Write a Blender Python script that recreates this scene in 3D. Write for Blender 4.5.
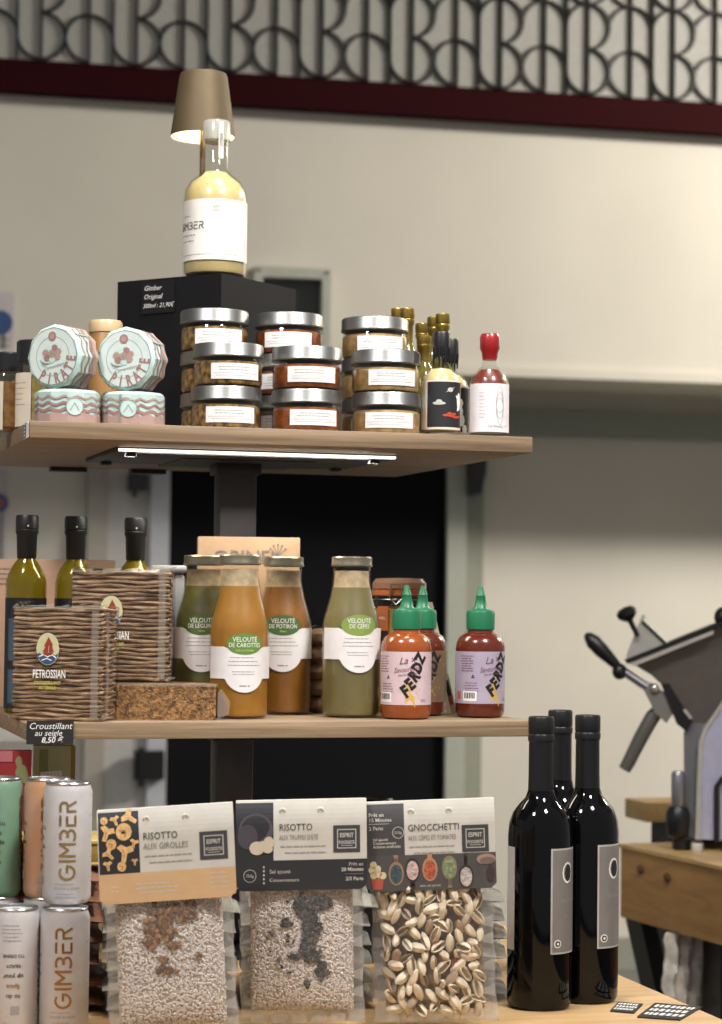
import bpy, bmesh, math, random
from mathutils import Vector, Matrix
random.seed(7)
for o in list(bpy.data.objects): bpy.data.objects.remove(o)
S = bpy.context.scene; COL = S.collection
PI = math.pi; sin = math.sin; cos = math.cos

# ------------------------------------------------------------ camera
FPX = 2200.0; CAM = Vector((-.2945, -2.3273, 1.1662)); YAW, PITCH, ROLL = .2761, .0401, .0113
_F = Vector((sin(YAW)*cos(PITCH), cos(YAW)*cos(PITCH), sin(PITCH)))
_R0 = Vector((cos(YAW), -sin(YAW), 0)); _U0 = _R0.cross(_F)
_R = cos(ROLL)*_R0 + sin(ROLL)*_U0; _U = _R.cross(_F)
cam = bpy.data.cameras.new('camera'); co = bpy.data.objects.new('camera', cam); COL.objects.link(co)
cam.sensor_fit = 'VERTICAL'; cam.sensor_height = 36; cam.lens = FPX/1024*36; cam.clip_start = .05
m = Matrix((_R, _U, -_F)).transposed().to_4x4(); m.translation = CAM; co.matrix_world = m
cam.dof.use_dof = True; cam.dof.focus_distance = 2.33; cam.dof.aperture_fstop = 8.0
S.camera = co
# ------------------------------------------------------------ world, exposure, big lights
S.view_settings.view_transform = 'Standard'; S.view_settings.look = 'None'
S.view_settings.exposure = 0.0; S.view_settings.gamma = 1; S.view_settings.use_curve_mapping = False
W = bpy.data.worlds.new('world'); S.world = W; W.use_nodes = True
W.node_tree.nodes['Background'].inputs[0].default_value = (.95, .93, .92, 1)
W.node_tree.nodes['Background'].inputs[1].default_value = .32
def area(name, loc, target, sx, sy, power, color=(1, .95, .88), spread=180):
    l = bpy.data.lights.new(name, 'AREA'); l.shape = 'RECTANGLE'; l.size = sx; l.size_y = sy
    l.energy = power; l.color = color; l.spread = math.radians(spread)
    o = bpy.data.objects.new(name, l); COL.objects.link(o); o.location = loc
    o.rotation_euler = (Vector(target)-Vector(loc)).to_track_quat('-Z', 'Y').to_euler(); return o
area('ceiling_spot', (.9, -1.5, 3.1), (.3, .1, 1.2), .35, .35, 14, (1, .97, .94), 75)
area('ceiling_spot', (-1.0, -1.2, 3.1), (.2, .1, 1.2), .35, .35, 8, (1, .98, .97), 75)
area('ceiling_spot', (.4, -.2, 3.2), (.35, .2, 1.3), .3, .3, 7, (1, .98, .95), 75)
area('back_wall_light', (4.9, 1.9, 3.65), (4.0, 4.6, 1.4), 1.6, .3, 450, (1, .94, .84))
area('back_wall_light', (-.4, 1.6, 3.6), (-.1, 4.6, 1.2), 1.6, .3, 3, (1, .97, .94), 75)  # fill light added to brighten the left back wall, no known lamp

# ------------------------------------------------------------ pixel rays -> points of the place
def ray(x, y): return _F + _R*((x-361)/FPX) - _U*((y-512)/FPX)
def at(x, y, Y): d = ray(x, y); return CAM + d*((Y-CAM.y)/d.y)
def onz(x, y, z): d = ray(x, y); return CAM + d*((z-CAM.z)/d.z)
def pr(P):
    d = Vector(P)-CAM; z = d.dot(_F); return 361+FPX*d.dot(_R)/z, 512-FPX*d.dot(_U)/z, FPX/z
def col(px, Y, z):
    y = 500
    for i in range(6):
        P = at(px, y, Y); P.z = z; y = pr(P)[1]
    return P
_H = Vector((sin(YAW), cos(YAW), 0))
def stand(px, py, z, r=0):
    return onz(px, py, z) + _H*r
def face(P, extra=0):
    d = CAM - Vector(P); return math.atan2(d.x, -d.y) + extra

# ------------------------------------------------------------ materials
def lin(c):
    if isinstance(c, str): c = tuple(int(c[i:i+2], 16) for i in (0, 2, 4))
    return tuple(((v/255)/12.92 if v/255 <= .04045 else ((v/255+.055)/1.055)**2.4) for v in c) + (1,)
MATS = {}
def M(name, c, rough=.5, metal=0, spec=.5, coat=0, emit=0, bump=0, bscale=200, var=0, vscale=60, sss=0, stretch=None, c2=None):
    if name in MATS: return MATS[name]
    m = bpy.data.materials.new(name); m.use_nodes = True; n = m.node_tree.nodes; l = m.node_tree.links
    b = n['Principled BSDF']; b.inputs['Base Color'].default_value = lin(c); b.inputs['Roughness'].default_value = rough
    b.inputs['Metallic'].default_value = metal; b.inputs['Specular IOR Level'].default_value = spec
    b.inputs['Coat Weight'].default_value = coat; b.inputs['Coat Roughness'].default_value = .06
    if sss: b.inputs['Subsurface Weight'].default_value = sss; b.inputs['Subsurface Radius'].default_value = (.01, .005, .002); b.inputs['Subsurface Scale'].default_value = 1
    if emit: b.inputs['Emission Color'].default_value = lin(c); b.inputs['Emission Strength'].default_value = emit
    tc = n.new('ShaderNodeTexCoord'); mp = n.new('ShaderNodeMapping'); l.new(tc.outputs['Object'], mp.inputs[0])
    if stretch: mp.inputs['Scale'].default_value = stretch
    nz = n.new('ShaderNodeTexNoise'); nz.inputs['Scale'].default_value = vscale; nz.inputs['Detail'].default_value = 5
    l.new(mp.outputs[0], nz.inputs[0])
    r = n.new('ShaderNodeValToRGB'); r.color_ramp.elements[0].position = .35; r.color_ramp.elements[1].position = .65
    L = lin(c); v = var if var else .04
    r.color_ramp.elements[0].color = tuple(max(0, x*(1-v)) for x in L[:3])+(1,)
    r.color_ramp.elements[1].color = lin(c2) if c2 else tuple(min(1, x*(1+v)) for x in L[:3])+(1,)
    l.new(nz.outputs[0], r.inputs[0]); l.new(r.outputs[0], b.inputs['Base Color'])
    if bump:
        n2 = n.new('ShaderNodeTexNoise'); n2.inputs['Scale'].default_value = bscale; l.new(mp.outputs[0], n2.inputs[0])
        bp = n.new('ShaderNodeBump'); bp.inputs['Strength'].default_value = bump; bp.inputs['Distance'].default_value = .002
        l.new(n2.outputs[0], bp.inputs['Height']); l.new(bp.outputs[0], b.inputs['Normal'])
    MATS[name] = m; return m
def GLASS(name, tint, rough=.03, body=0, bodycol='ffffff', ior=1.5):
    """thin clear wall: tinted see-through with a Fresnel gloss, plus an optional milky share"""
    if name in MATS: return MATS[name]
    m = bpy.data.materials.new(name); m.use_nodes = True; n = m.node_tree.nodes; l = m.node_tree.links
    n.remove(n['Principled BSDF']); out = n['Material Output']
    t = n.new('ShaderNodeBsdfTransparent'); t.inputs[0].default_value = lin(tint)
    g = n.new('ShaderNodeBsdfGlossy'); g.inputs['Roughness'].default_value = rough
    f = n.new('ShaderNodeFresnel'); f.inputs[0].default_value = ior
    ge = n.new('ShaderNodeNewGeometry'); mm = n.new('ShaderNodeMath'); mm.operation = 'SUBTRACT'; mm.inputs[0].default_value = 1
    l.new(ge.outputs['Backfacing'], mm.inputs[1]); mu = n.new('ShaderNodeMath'); mu.operation = 'MULTIPLY'
    l.new(mm.outputs[0], mu.inputs[0]); l.new(f.outputs[0], mu.inputs[1])
    a = n.new('ShaderNodeMixShader'); l.new(mu.outputs[0], a.inputs[0])
    if body:
        d = n.new('ShaderNodeBsdfDiffuse'); d.inputs[0].default_value = lin(bodycol)
        b = n.new('ShaderNodeMixShader'); b.inputs[0].default_value = body
        l.new(t.outputs[0], b.inputs[1]); l.new(d.outputs[0], b.inputs[2]); l.new(b.outputs[0], a.inputs[1])
    else: l.new(t.outputs[0], a.inputs[1])
    l.new(g.outputs[0], a.inputs[2]); l.new(a.outputs[0], out.inputs[0]); MATS[name] = m; return m
def WOOD(name, c1, c2, c3, sc=(1.2, 22, 22), rough=.5):
    if name in MATS: return MATS[name]
    m = bpy.data.materials.new(name); m.use_nodes = True; n = m.node_tree.nodes; l = m.node_tree.links
    b = n['Principled BSDF']; b.inputs['Roughness'].default_value = rough
    tc = n.new('ShaderNodeTexCoord'); mp = n.new('ShaderNodeMapping'); mp.inputs['Scale'].default_value = sc
    l.new(tc.outputs['Object'], mp.inputs[0])
    a = n.new('ShaderNodeTexNoise'); a.inputs['Scale'].default_value = 3; a.inputs['Detail'].default_value = 8; a.inputs['Roughness'].default_value = .65; a.inputs['Distortion'].default_value = .6
    l.new(mp.outputs[0], a.inputs[0])
    r = n.new('ShaderNodeValToRGB'); e = r.color_ramp.elements; e[0].position = .3; e[0].color = lin(c1); e[1].position = .7; e[1].color = lin(c3)
    x = e.new(.5); x.color = lin(c2)
    l.new(a.outputs[0], r.inputs[0]); l.new(r.outputs[0], b.inputs['Base Color'])
    bp = n.new('ShaderNodeBump'); bp.inputs['Strength'].default_value = .15; bp.inputs['Distance'].default_value = .002
    l.new(a.outputs[0], bp.inputs['Height']); l.new(bp.outputs[0], b.inputs['Normal']); MATS[name] = m; return m

# ------------------------------------------------------------ mesh builder
_TX = {}
def text2d(s, align='CENTER', bold=0, shear=0):
    k = (s, align, bold, shear)
    if k in _TX: return _TX[k]
    cu = bpy.data.curves.new('t', 'FONT'); cu.body = s; cu.size = 1; cu.align_x = align; cu.resolution_u = 2
    cu.offset = bold; cu.shear = shear
    ob = bpy.data.objects.new('t', cu); COL.objects.link(ob)
    dg = bpy.context.evaluated_depsgraph_get(); ev = ob.evaluated_get(dg); me = ev.to_mesh()
    r = ([(v.co.x, v.co.y) for v in me.vertices], [tuple(p.vertices) for p in me.polygons]); ev.to_mesh_clear()
    bpy.data.objects.remove(ob); bpy.data.curves.remove(cu); _TX[k] = r; return r
class MB:
    def __init__(s): s.v = []; s.f = []; s.m = []; s.mats = []
    def mi(s, m):
        if m not in s.mats: s.mats.append(m)
        return s.mats.index(m)
    def add(s, V, Fc, m):
        o = len(s.v); s.v += [tuple(v) for v in V]; i = s.mi(m)
        for f in Fc: s.f.append(tuple(a+o for a in f)); s.m.append(i)
        return s
    def box(s, c, d, m, R=None, bev=0):
        bm = bmesh.new(); bmesh.ops.create_cube(bm, size=1)
        for v in bm.verts: v.co = Vector((v.co.x*d[0], v.co.y*d[1], v.co.z*d[2]))
        if bev: bmesh.ops.bevel(bm, geom=bm.edges[:], offset=bev, segments=2, affect='EDGES', profile=.5)
        R = R or Matrix(); C = Vector(c)
        bm.verts.index_update(); s.add([C+(R @ v.co) for v in bm.verts], [[v.index for v in f.verts] for f in bm.faces], m); bm.free(); return s
    def lathe(s, prof, m, seg=40, T=None, a0=0, a1=2*PI, sx=1, sy=1, caps=True):
        full = abs(a1-a0-2*PI) < 1e-6; n = seg if full else seg+1; V = []; Fc = []
        for r, z in prof:
            for i in range(n):
                a = a0+(a1-a0)*i/seg; V.append(Vector((r*sin(a)*sx, -r*cos(a)*sy, z)))
        for j in range(len(prof)-1):
            for i in range(seg):
                k = (i+1) % n; Fc.append((j*n+i, j*n+k, (j+1)*n+k, (j+1)*n+i))
        if full and caps:
            if prof[0][0] > 1e-6: Fc.append(tuple(reversed(range(n))))
            if prof[-1][0] > 1e-6: Fc.append(tuple((len(prof)-1)*n+i for i in range(n)))
        if T: V = [T @ v for v in V]
        return s.add(V, Fc, m)
    def tube(s, pts, r, m, seg=8, closed=False):
        P = [Vector(p) for p in pts]; n = len(P); V = []; Fc = []; up = Vector((0, 0, 1))
        rr = r if isinstance(r, (list, tuple)) else [r]*n
        prev = None
        for i in range(n):
            t = (P[min(i+1, n-1)]-P[max(i-1, 0)]).normalized()
            if prev is None:
                a = t.orthogonal().normalized()
            else: a = (prev-t*prev.dot(t)); a = a.normalized() if a.length > 1e-6 else t.orthogonal().normalized()
            prev = a; b = t.cross(a)
            for k in range(seg):
                q = 2*PI*k/seg; V.append(P[i]+(a*cos(q)+b*sin(q))*rr[i])
        for i in range(n-1):
            for k in range(seg): Fc.append((i*seg+k, i*seg+(k+1) % seg, (i+1)*seg+(k+1) % seg, (i+1)*seg+k))
        Fc.append(tuple(reversed(range(seg)))); Fc.append(tuple((n-1)*seg+k for k in range(seg)))
        return s.add(V, Fc, m)
    def prism(s, pts, y0, y1, m, fn=None):
        """outline in (u, z), extruded from depth y0 to y1"""
        n = len(pts); A = [(p[0], y0, p[1]) for p in pts]; B = [(p[0], y1, p[1]) for p in pts]; V = A+B
        if fn: V = [fn(*v) for v in V]
        return s.add(V, [tuple(range(n)), tuple(range(2*n-1, n-1, -1))]+[(i, i+n, (i+1) % n+n, (i+1) % n) for i in range(n)], m)
    def blob(s, c, r, m, seg=8, rings=5, R=None, jit=0):
        V = []; Fc = []; R = R or Matrix(); C = Vector(c)
        for j in range(1, rings):
            t = PI*j/rings
            for i in range(seg):
                a = 2*PI*i/seg; q = 1+random.uniform(-jit, jit)
                V.append(C+R @ Vector((r[0]*sin(t)*cos(a)*q, r[1]*sin(t)*sin(a)*q, r[2]*cos(t)*q)))
        V.append(C+R @ Vector((0, 0, r[2]))); V.append(C+R @ Vector((0, 0, -r[2]))); k = (rings-1)*seg
        for j in range(rings-2):
            for i in range(seg): Fc.append((j*seg+i, (j+1)*seg+i, (j+1)*seg+(i+1) % seg, j*seg+(i+1) % seg))
        for i in range(seg): Fc.append((k, i, (i+1) % seg)); Fc.append((k+1, (rings-2)*seg+(i+1) % seg, (rings-2)*seg+i))
        return s.add(V, Fc, m)
    # printed marks laid on a surface through a mapping mp(u, v, off)
    def strip(s, mp, u0, u1, zb, zt, m, n=16, off=.0002):
        V = []; Fc = []
        for i in range(n+1):
            u = u0+(u1-u0)*i/n; b = zb(u) if callable(zb) else zb; t = zt(u) if callable(zt) else zt
            V.append(mp(u, b, off)); V.append(mp(u, t, off))
        for i in range(n): Fc.append((2*i, 2*i+2, 2*i+3, 2*i+1))
        return s.add(V, Fc, m)
    def oval(s, mp, cu, cv, ru, rv, m, n=14, off=.0003):
        h = lambda u: rv*math.sqrt(max(0, 1-((u-cu)/ru)**2))
        return s.strip(mp, cu-ru*.999, cu+ru*.999, lambda u: cv-h(u), lambda u: cv+h(u), m, n, off)
    def poly(s, mp, pts, m, off=.0003): return s.add([mp(u, v, off) for u, v in pts], [tuple(range(len(pts)))], m)
    def stroke(s, mp, pts, w, m, off=.0004):
        for i in range(len(pts)-1):
            a = Vector(pts[i]); b = Vector(pts[i+1]); d = (b-a)
            if d.length < 1e-9: continue
            if d.length > .004:
                q = int(d.length/.003)+1; s.stroke(mp, [tuple(a+d*(j/q)) for j in range(q+1)], w, m, off); continue
            d.normalize(); nn = Vector((-d.y, d.x))*w/2; a2 = a-d*w*.4; b2 = b+d*w*.4
            s.poly(mp, [a2-nn, b2-nn, b2+nn, a2+nn], m, off)
        return s
    def text(s, mp, t, size, u, v, m, rot=0, align='CENTER', bold=0, shear=0, sx=1, off=.0005):
        V, Fc = text2d(t, align, bold, shear); c, q = cos(rot), sin(rot)
        return s.add([mp(u+(x*sx*c-y*q)*size, v+(x*sx*q+y*c)*size, off) for x, y in V], Fc, m)
    def lines(s, mp, u0, u1, v, dv, n, h, m, off=.0004, seed=0):
        """small print too fine to read: rows of short word-length bars"""
        R = random.Random(seed)
        for i in range(n):
            u = u0+R.uniform(0, .1)*(u1-u0); e = u1-R.uniform(0, .25)*(u1-u0)
            while u < e:
                w = min(R.uniform(2.5, 7)*h, e-u); s.strip(mp, u, u+w, v-i*dv, v-i*dv+h, m, 2, off); u += w+h*.9
        return s
    def build(s, name, parent=None, label=None, smooth=True, sharp=.6):
        me = bpy.data.meshes.new(name); me.from_pydata(s.v, [], s.f)
        for m in s.mats: me.materials.append(m)
        me.polygons.foreach_set('material_index', s.m)
        if smooth:
            bm = bmesh.new(); bm.from_mesh(me)
            for f in bm.faces: f.smooth = True
            for e in bm.edges:
                if len(e.link_faces) != 2 or e.calc_face_angle(0) > sharp: e.smooth = False
            bm.to_mesh(me); bm.free()
        me.update(); o = bpy.data.objects.new(name, me); COL.objects.link(o)
        if parent: o.parent = parent
        if label: o['label'] = label
        return o
def flat(y=0, x=0, z=0, R=None): return lambda u, v, off: Vector((x+u, y-off, z+v))
def cyl(R, a0=0): return lambda u, v, off: Vector(((R+off)*sin(u/R+a0), -(R+off)*cos(u/R+a0), v))
def tag(o, label, cat, group=None, kind=None):
    o['label'] = label; o['category'] = cat
    if group: o['group'] = group
    if kind: o['kind'] = kind
    return o
def thing(name, label, cat, loc=(0, 0, 0), rz=0, group=None):
    o = bpy.data.objects.new(name, None); COL.objects.link(o); o.empty_display_size = .02
    o.location = loc; o.rotation_euler = (0, 0, rz); return tag(o, label, cat, group)
def dup(root, label, loc=None, rz=None, group=None):
    def cp(o, par):
        c = o.copy(); COL.objects.link(c); c.parent = par
        for ch in [x for x in bpy.data.objects if x.parent == o and x is not c]: cp(ch, c)
        return c
    r = cp(root, None); r['label'] = label
    if loc is not None: r.location = loc
    if rz is not None: r.rotation_euler[2] = rz
    if group: r['group'] = group
    return r
def struct(o): o['kind'] = 'structure'; return o

INK = M('dark ink', '33302c', .6); GREYINK = M('grey ink', '8f8b88', .7); WHITEINK = M('white ink', 'e9e6df', .6)
PAPER = M('white label paper', 'dedad8', .55); CREAM = M('cream label paper', 'd8ccb8', .6)
BLACKP = M('matt black card', '17171a', .55); BLACKPL = M('black plastic', '141416', .35, bump=.05)
STEEL = M('brushed steel lid', '8f8f8d', .38, 1, stretch=(1, 1, 30)); GLASSC = GLASS('clear glass', 'f6f7f4')
CHALK = M('chalk writing', 'd8d6d0', .8)

# ------------------------------------------------------------ room
DW = 6.9; WA = -YAW+math.radians(12.4)
WO = CAM + Vector((_F.x, _F.y, 0)).normalized()*DW; WO.z = 0
WE = Vector((cos(WA), sin(WA), 0)); WN = Vector((sin(WA), -cos(WA), 0))
def wall(s, o, z): return WO + WE*s + WN*o + Vector((0, 0, z))
def wpx(x, y, o=0):
    d = ray(x, y); P0 = WO+WN*o; t = (P0-CAM).dot(WN)/d.dot(WN); P = CAM+d*t
    return (P-WO).dot(WE), P.z
def wprism(mb, pts, o0, o1, m): return mb.prism(pts, o0, o1, m, wall)
def wbox(mb, s0, s1, z0, z1, o0, o1, m): return wprism(mb, [(s0, z0), (s1, z0), (s1, z1), (s0, z1)], o0, o1, m)
WALLM = M('painted wall', 'c6c1b6', .75, var=.03, vscale=3, bump=.03, bscale=60)
WALLG = M('grey painted wall', 'b9b6ae', .75, var=.03, vscale=3)
FLOORM = M('dark grey floor', '5e5d57', .55, var=.1, vscale=8)
mb = MB(); mb.box((1.5, 2.2, -.05), (14, 16, .1), FLOORM); struct(mb.build('floor'))
mb = MB(); mb.box((1.5, 3.2, 3.75), (14, 8, .1), M('white ceiling', 'd6d3cc', .9)); struct(mb.build('ceiling'))
s438, zl_ = wpx(438, 372, .50)
mb = MB(); wbox(mb, -4, 6, 0, 3.7, -.15, 0, WALLM); struct(mb.build('wall_back'))
# upper wall stands forward over the recess on the right
zled = wpx(505, 374.7, .50)[1]
mb = MB(); wbox(mb, -4, 6, zled, 3.7, 0, .50, WALLM)
wbox(mb, -4, 6, zled-.006, zled+.022, .50, .515, WALLM); struct(mb.build('wall_soffit'))
za = zled-.055; zb = za-.085
mb = MB(); wbox(mb, wpx(480, 400)[0], 6, zb, za, 0, .03, M('grey green trim', '8c9187', .6)); struct(mb.build('trim_1'))
mb = MB(); wbox(mb, -4, 6, 0, .1, 0, .02, M('grey skirting', '8a8a80', .6)); struct(mb.build('baseboard_back'))
# black doorway with its surround
dx0 = wpx(166, 600)[0]; dx1 = wpx(443, 600)[0]; dz = wpx(300, 452)[1]
door = MB(); wbox(door, dx0, dx1, .01, dz, .0, .025, M('black door panel', '0b0b0f', .8, spec=.15)); do = struct(door.build('door_1'))
FR1 = M('pale grey door frame', 'b4b6bc', .5); FR2 = M('grey green door frame', 'a3a69c', .5); FR3 = M('warm grey panel', '9d988e', .6)
mb = MB(); wbox(mb, wpx(147, 600)[0], dx0, .01, dz, 0, .06, FR1); struct(mb.build('trim_2'))
mb = MB(); wbox(mb, wpx(105, 600)[0], wpx(147, 600)[0], .01, dz, 0, .04, M('light grey panel', 'b2b0ac', .6)); struct(mb.build('trim_3'))
mb = MB(); wbox(mb, wpx(85, 600)[0], wpx(105, 600)[0], .01, dz, 0, .05, FR3); struct(mb.build('trim_4'))
mb = MB(); wbox(mb, dx1, wpx(462, 600)[0], .01, dz+.02, 0, .05, FR2); struct(mb.build('trim_5'))
mb = MB(); wbox(mb, wpx(462, 600)[0], wpx(481, 600)[0], .01, dz+.02, 0, .02, M('darker frame edge', '8b8d80', .6)); struct(mb.build('trim_6'))
for (x0, y0, x1, y1) in ((127, 474, 147, 491), (133, 750, 163, 779)):
    mb = MB(); a = wpx(x0, y1, .06); b = wpx(x1, y0, .06); wbox(mb, a[0], b[0], a[1], b[1], .06, .10, BLACKPL)
    wbox(mb, a[0]+.01, a[0]+.025, a[1]-.02, b[1]+.01, .10, .115, BLACKPL)
    mb.build('hinge', do)
mb = MB(); pts = [wpx(x, y, .05) for x, y in ((465, 440), (484, 440), (482, 474), (477, 494), (467, 496))]; wprism(mb, pts, .05, .10, BLACKPL)
tag(mb.build('door_closer'), 'black curved door closer on the frame right of the black doorway', 'door closer')
# cabinet behind the black riser
t = thing('wall_cabinet', 'grey framed wall cabinet with dark opening behind the black riser box', 'cabinet')
a = wpx(250, 352, .50); b = wpx(327, 272, .50)
mb = MB(); CG = M('cabinet grey', 'a9aba2', .5)
w_ = .025; wbox(mb, a[0], b[0], b[1]-w_*1.2, b[1], .50, .56, CG); wbox(mb, a[0], b[0], a[1], a[1]+w_, .50, .56, CG)
wbox(mb, a[0], a[0]+w_, a[1]+w_, b[1]-w_*1.2, .50, .56, CG); wbox(mb, b[0]-w_, b[0], a[1]+w_, b[1]-w_*1.2, .50, .56, CG); mb.build('frame', t)
mb = MB(); wbox(mb, a[0]+w_, b[0]-w_, a[1]+w_, b[1]-w_*1.2, .50, .52, M('dark cabinet glass', '3f413f', .3)); mb.build('panel', t)
mb = MB()
for sx in (a[0]+.012, b[0]-.012): mb.prism([(sx+.004*cos(k*PI/4), b[1]-.012+.004*sin(k*PI/4)) for k in range(8)], .56, .564, INK, wall)
mb.build('screw', t)
# posters
def poster(name, label, x0, y0, x1, y1, cx, cy, r, c, ring, extra, of=0):
    t = thing(name, label, 'sign'); A = wpx(x0, y1, of); B = wpx(x1, y0, of)
    mb = MB(); wbox(mb, A[0], B[0], A[1], B[1], of, of+.01, M(name+' board', extra, .6)); mb.build('board', t)
    q = wpx(cx, cy, of); mb = MB(); rr = r/FPX*DW
    mb.prism([(q[0]+rr*cos(k*PI/16), q[1]+rr*sin(k*PI/16)) for k in range(32)], of+.01, of+.014, M(label[:12], c, .5), wall)
    if ring: mb.prism([(q[0]+rr*.55*cos(k*PI/16), q[1]+rr*.55*sin(k*PI/16)) for k in range(32)], of+.014, of+.015, M(label[:12]+'in', ring, .5), wall)
    mb.build('round_symbol', t)
    mb = MB()
    for i in range(4):
        p = wpx(cx-9, cy+r+5+i*7, of); p2 = wpx(x1-5, cy+r+5+i*7, of); wbox(mb, p[0], p2[0], p[1]-.003, p[1]+.003, of+.01, of+.012, GREYINK)
    wbox(mb, q[0]+rr*.2, q[0]+rr*.2+.006, A[1]+.01, q[1]-rr, of+.01, of+.012, INK); mb.build('printed_lines', t)
poster('wall_sign', 'pale sign with a blue round symbol on the wall at far left', -40, 293, 14, 352, 0, 323, 11, '2c4a78', None, 'b9b2b4', .50)
poster('wall_sign', 'pale sign with a dark red round symbol low on the wall at left', -40, 470, 8, 566, -1, 503, 9, '6a2a28', '8e4a44', 'b4b0ae')

# ------------------------------------------------------------ grille and its beam
OFG = .555
RED = M('dark red beam paint', '2a090c', .8, spec=.05)
mb = MB(); A = wpx(-60, 54, OFG); z0, z1 = wpx(0, 90, OFG)[1], wpx(0, 57, OFG)[1]
z0b, z1b = wpx(722, 133, OFG)[1], wpx(722, 103, OFG)[1]
s0 = wpx(0, 73, OFG)[0]; s1 = wpx(722, 118, OFG)[0]
zc0 = (z0+z0b)/2; zc1 = (z1+z1b)/2
wbox(mb, s0-1, s1+1, zc0, zc1, .3, OFG-.006, RED); tag(mb.build('beam'), 'long dark red beam carrying the black grille above the wall', 'beam')
mb = MB(); wbox(mb, s0-1, s1+1, zc1, 3.7, .3, OFG-.006, M('pale grille backing', '9b9a95', .7)); struct(mb.build('wall_upper'))
r = (wpx(722, 60, OFG)[0]-wpx(0, 60, OFG)[0])/ (722/ (90.3/4))
gt = thing('decorative_grille', 'black metal grille of arches and bowls above the dark red beam', 'grille')
BM = M('black grille metal', '1b1b1d', .45, .3)
sB = wpx(136.5, 60, OFG)[0]-r     # shared upright left of a B
def arc(cx, cz, a0, a1): return [wall(cx+r*cos(a0+(a1-a0)*i/10), OFG, cz+r*sin(a0+(a1-a0)*i/10)) for i in range(11)]
for k in range(-3, 8):
    mb = MB(); x0 = sB+k*4*r; rt = .0047
    zt = zc1+8.2*r
    for q in (0, 1, 3): mb.tube([wall(x0+q*r, OFG, zc1), wall(x0+q*r, OFG, zt)], rt, BM, 6)
    for row in range(2):
        zb_ = zc1+.002+row*4*r
        mb.tube(arc(x0+r, zb_+r, PI, 1.5*PI), rt, BM, 6); mb.tube(arc(x0+r, zb_+3*r, PI, PI/2), rt, BM, 6)
        for h in (1, 3):
            mb.tube(arc(x0+r, zb_+h*r, -PI/2, PI/2), rt, BM, 6)
            mb.tube(arc(x0+3*r, zb_+h*r, PI/2, 1.5*PI if h == 1 else PI), rt, BM, 6); mb.tube(arc(x0+3*r, zb_+h*r, PI/2, 0), rt, BM, 6)
    mb.build('grille_motif', gt)

# ------------------------------------------------------------ tables
TZ = .75; ZU = 1.3521; ZL = 1.0336; TH = .0178
TW = WOOD('light oak table', 'a8855b', 'b8966a', 'c8a97e', (1.0, 16, 16), .45)
mb = MB(); TX = .668; mb.box(((TX-1.2)/2, -.02, TZ-.02), (TX+1.2, 1.22, .04), TW, bev=.002)
tt = thing('display_table', 'light oak display table carrying the shelf unit, bags and bottles', 'table')
mb.build('tabletop', tt)
for x, y in ((-1.1, -.58), (.6, -.58), (-1.1, .58), (.6, .58)):
    mb = MB(); mb.box((x, y, .355), (.06, .06, .71), BLACKPL, bev=.002); mb.build('leg', tt)

# ------------------------------------------------------------ shelf unit
SW, SD = .565, .5336
SHW = WOOD('greyed oak shelf', '5c4b3a', '7a654d', '927a5e', (1.5, 30, 60), .5)
SHT = WOOD('oak shelf', '685643', '856f55', '9c866b', (1.5, 30, 60), .5)
su = thing('shelf_unit', 'two-tier oak shelf unit on a black steel post on the table', 'shelf unit')
for z, mt in ((ZU, SHW), (ZL, SHT)):
    mb = MB(); mb.box((SW/2, SD/2, z-TH/2), (SW, SD, TH), mt, bev=.0008); mb.build('shelf_board', su)
PM = M('black steel post', '48474a', .5, .3); PM2 = M('black powder coat', '121214', .5)
mb = MB(); mb.box((.2825, .267, (ZL+ZU-TH*1)/2-.002), (.045, .036, ZU-ZL-TH-.006), PM, bev=.002)
mb.box((.2825, .267, (TZ+ZL-TH)/2+.004), (.045, .036, ZL-TH-TZ-.01), PM, bev=.002); mb.build('post', su)
mb = MB(); mb.box((.2825, .267, TZ+.003), (.24, .2, .006), PM2, bev=.001); mb.build('base_plate', su)
for z in (ZU-TH, ZL-TH):
    mb = MB(); mb.box((.2825, .267, z-.003), (.16, .16, .006), PM2); mb.box((.2825, .267, z-.012), (.054, .045, .014), PM2, bev=.001); mb.build('bracket', su)
mb = MB()
p = at(50, 468, SD-.012); p2 = at(86, 470, SD-.012)
mb.box(((p.x+p2.x)/2, SD-.012, ZU-TH-.003), (p2.x-p.x, .02, .005), PM2); p = at(130, 471, SD-.012); p2 = at(165, 473, SD-.012)
mb.box(((p.x+p2.x)/2, SD-.012, ZU-TH-.003), (p2.x-p.x, .02, .005), PM2); mb.build('rear_bracket', su)
# LED fixture under the upper board
lx0 = col(117, .10, ZU-TH).x; lx1 = col(397, .10, ZU-TH).x
t = thing('shelf_light', 'slim black LED light plate fixed under the upper shelf', 'light', (0, 0, 0))
mb = MB(); mb.box(((lx0+lx1)/2, .215, ZU-TH-.0025), (lx1-lx0, .225, .005), PM2, bev=.0008)
for x in (lx0+.02, lx1-.02):
    for y in (.13, .30): mb.box((x, y, ZU-TH-.007), (.012, .016, .004), PM2, bev=.001)
mb.build('housing', t)
mb = MB(); mb.box(((lx0+lx1)/2, .101, ZU-TH-.0035), (lx1-lx0-.004, .006, .0028), M('LED strip', 'fff6ea', emit=2.2)); mb.build('led_strip', t)
area('led_light', ((lx0+lx1)/2, .14, ZU-TH-.012), ((lx0+lx1)/2, .02, ZL), .3, .05, 1.1, (1, .93, .84))
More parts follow.
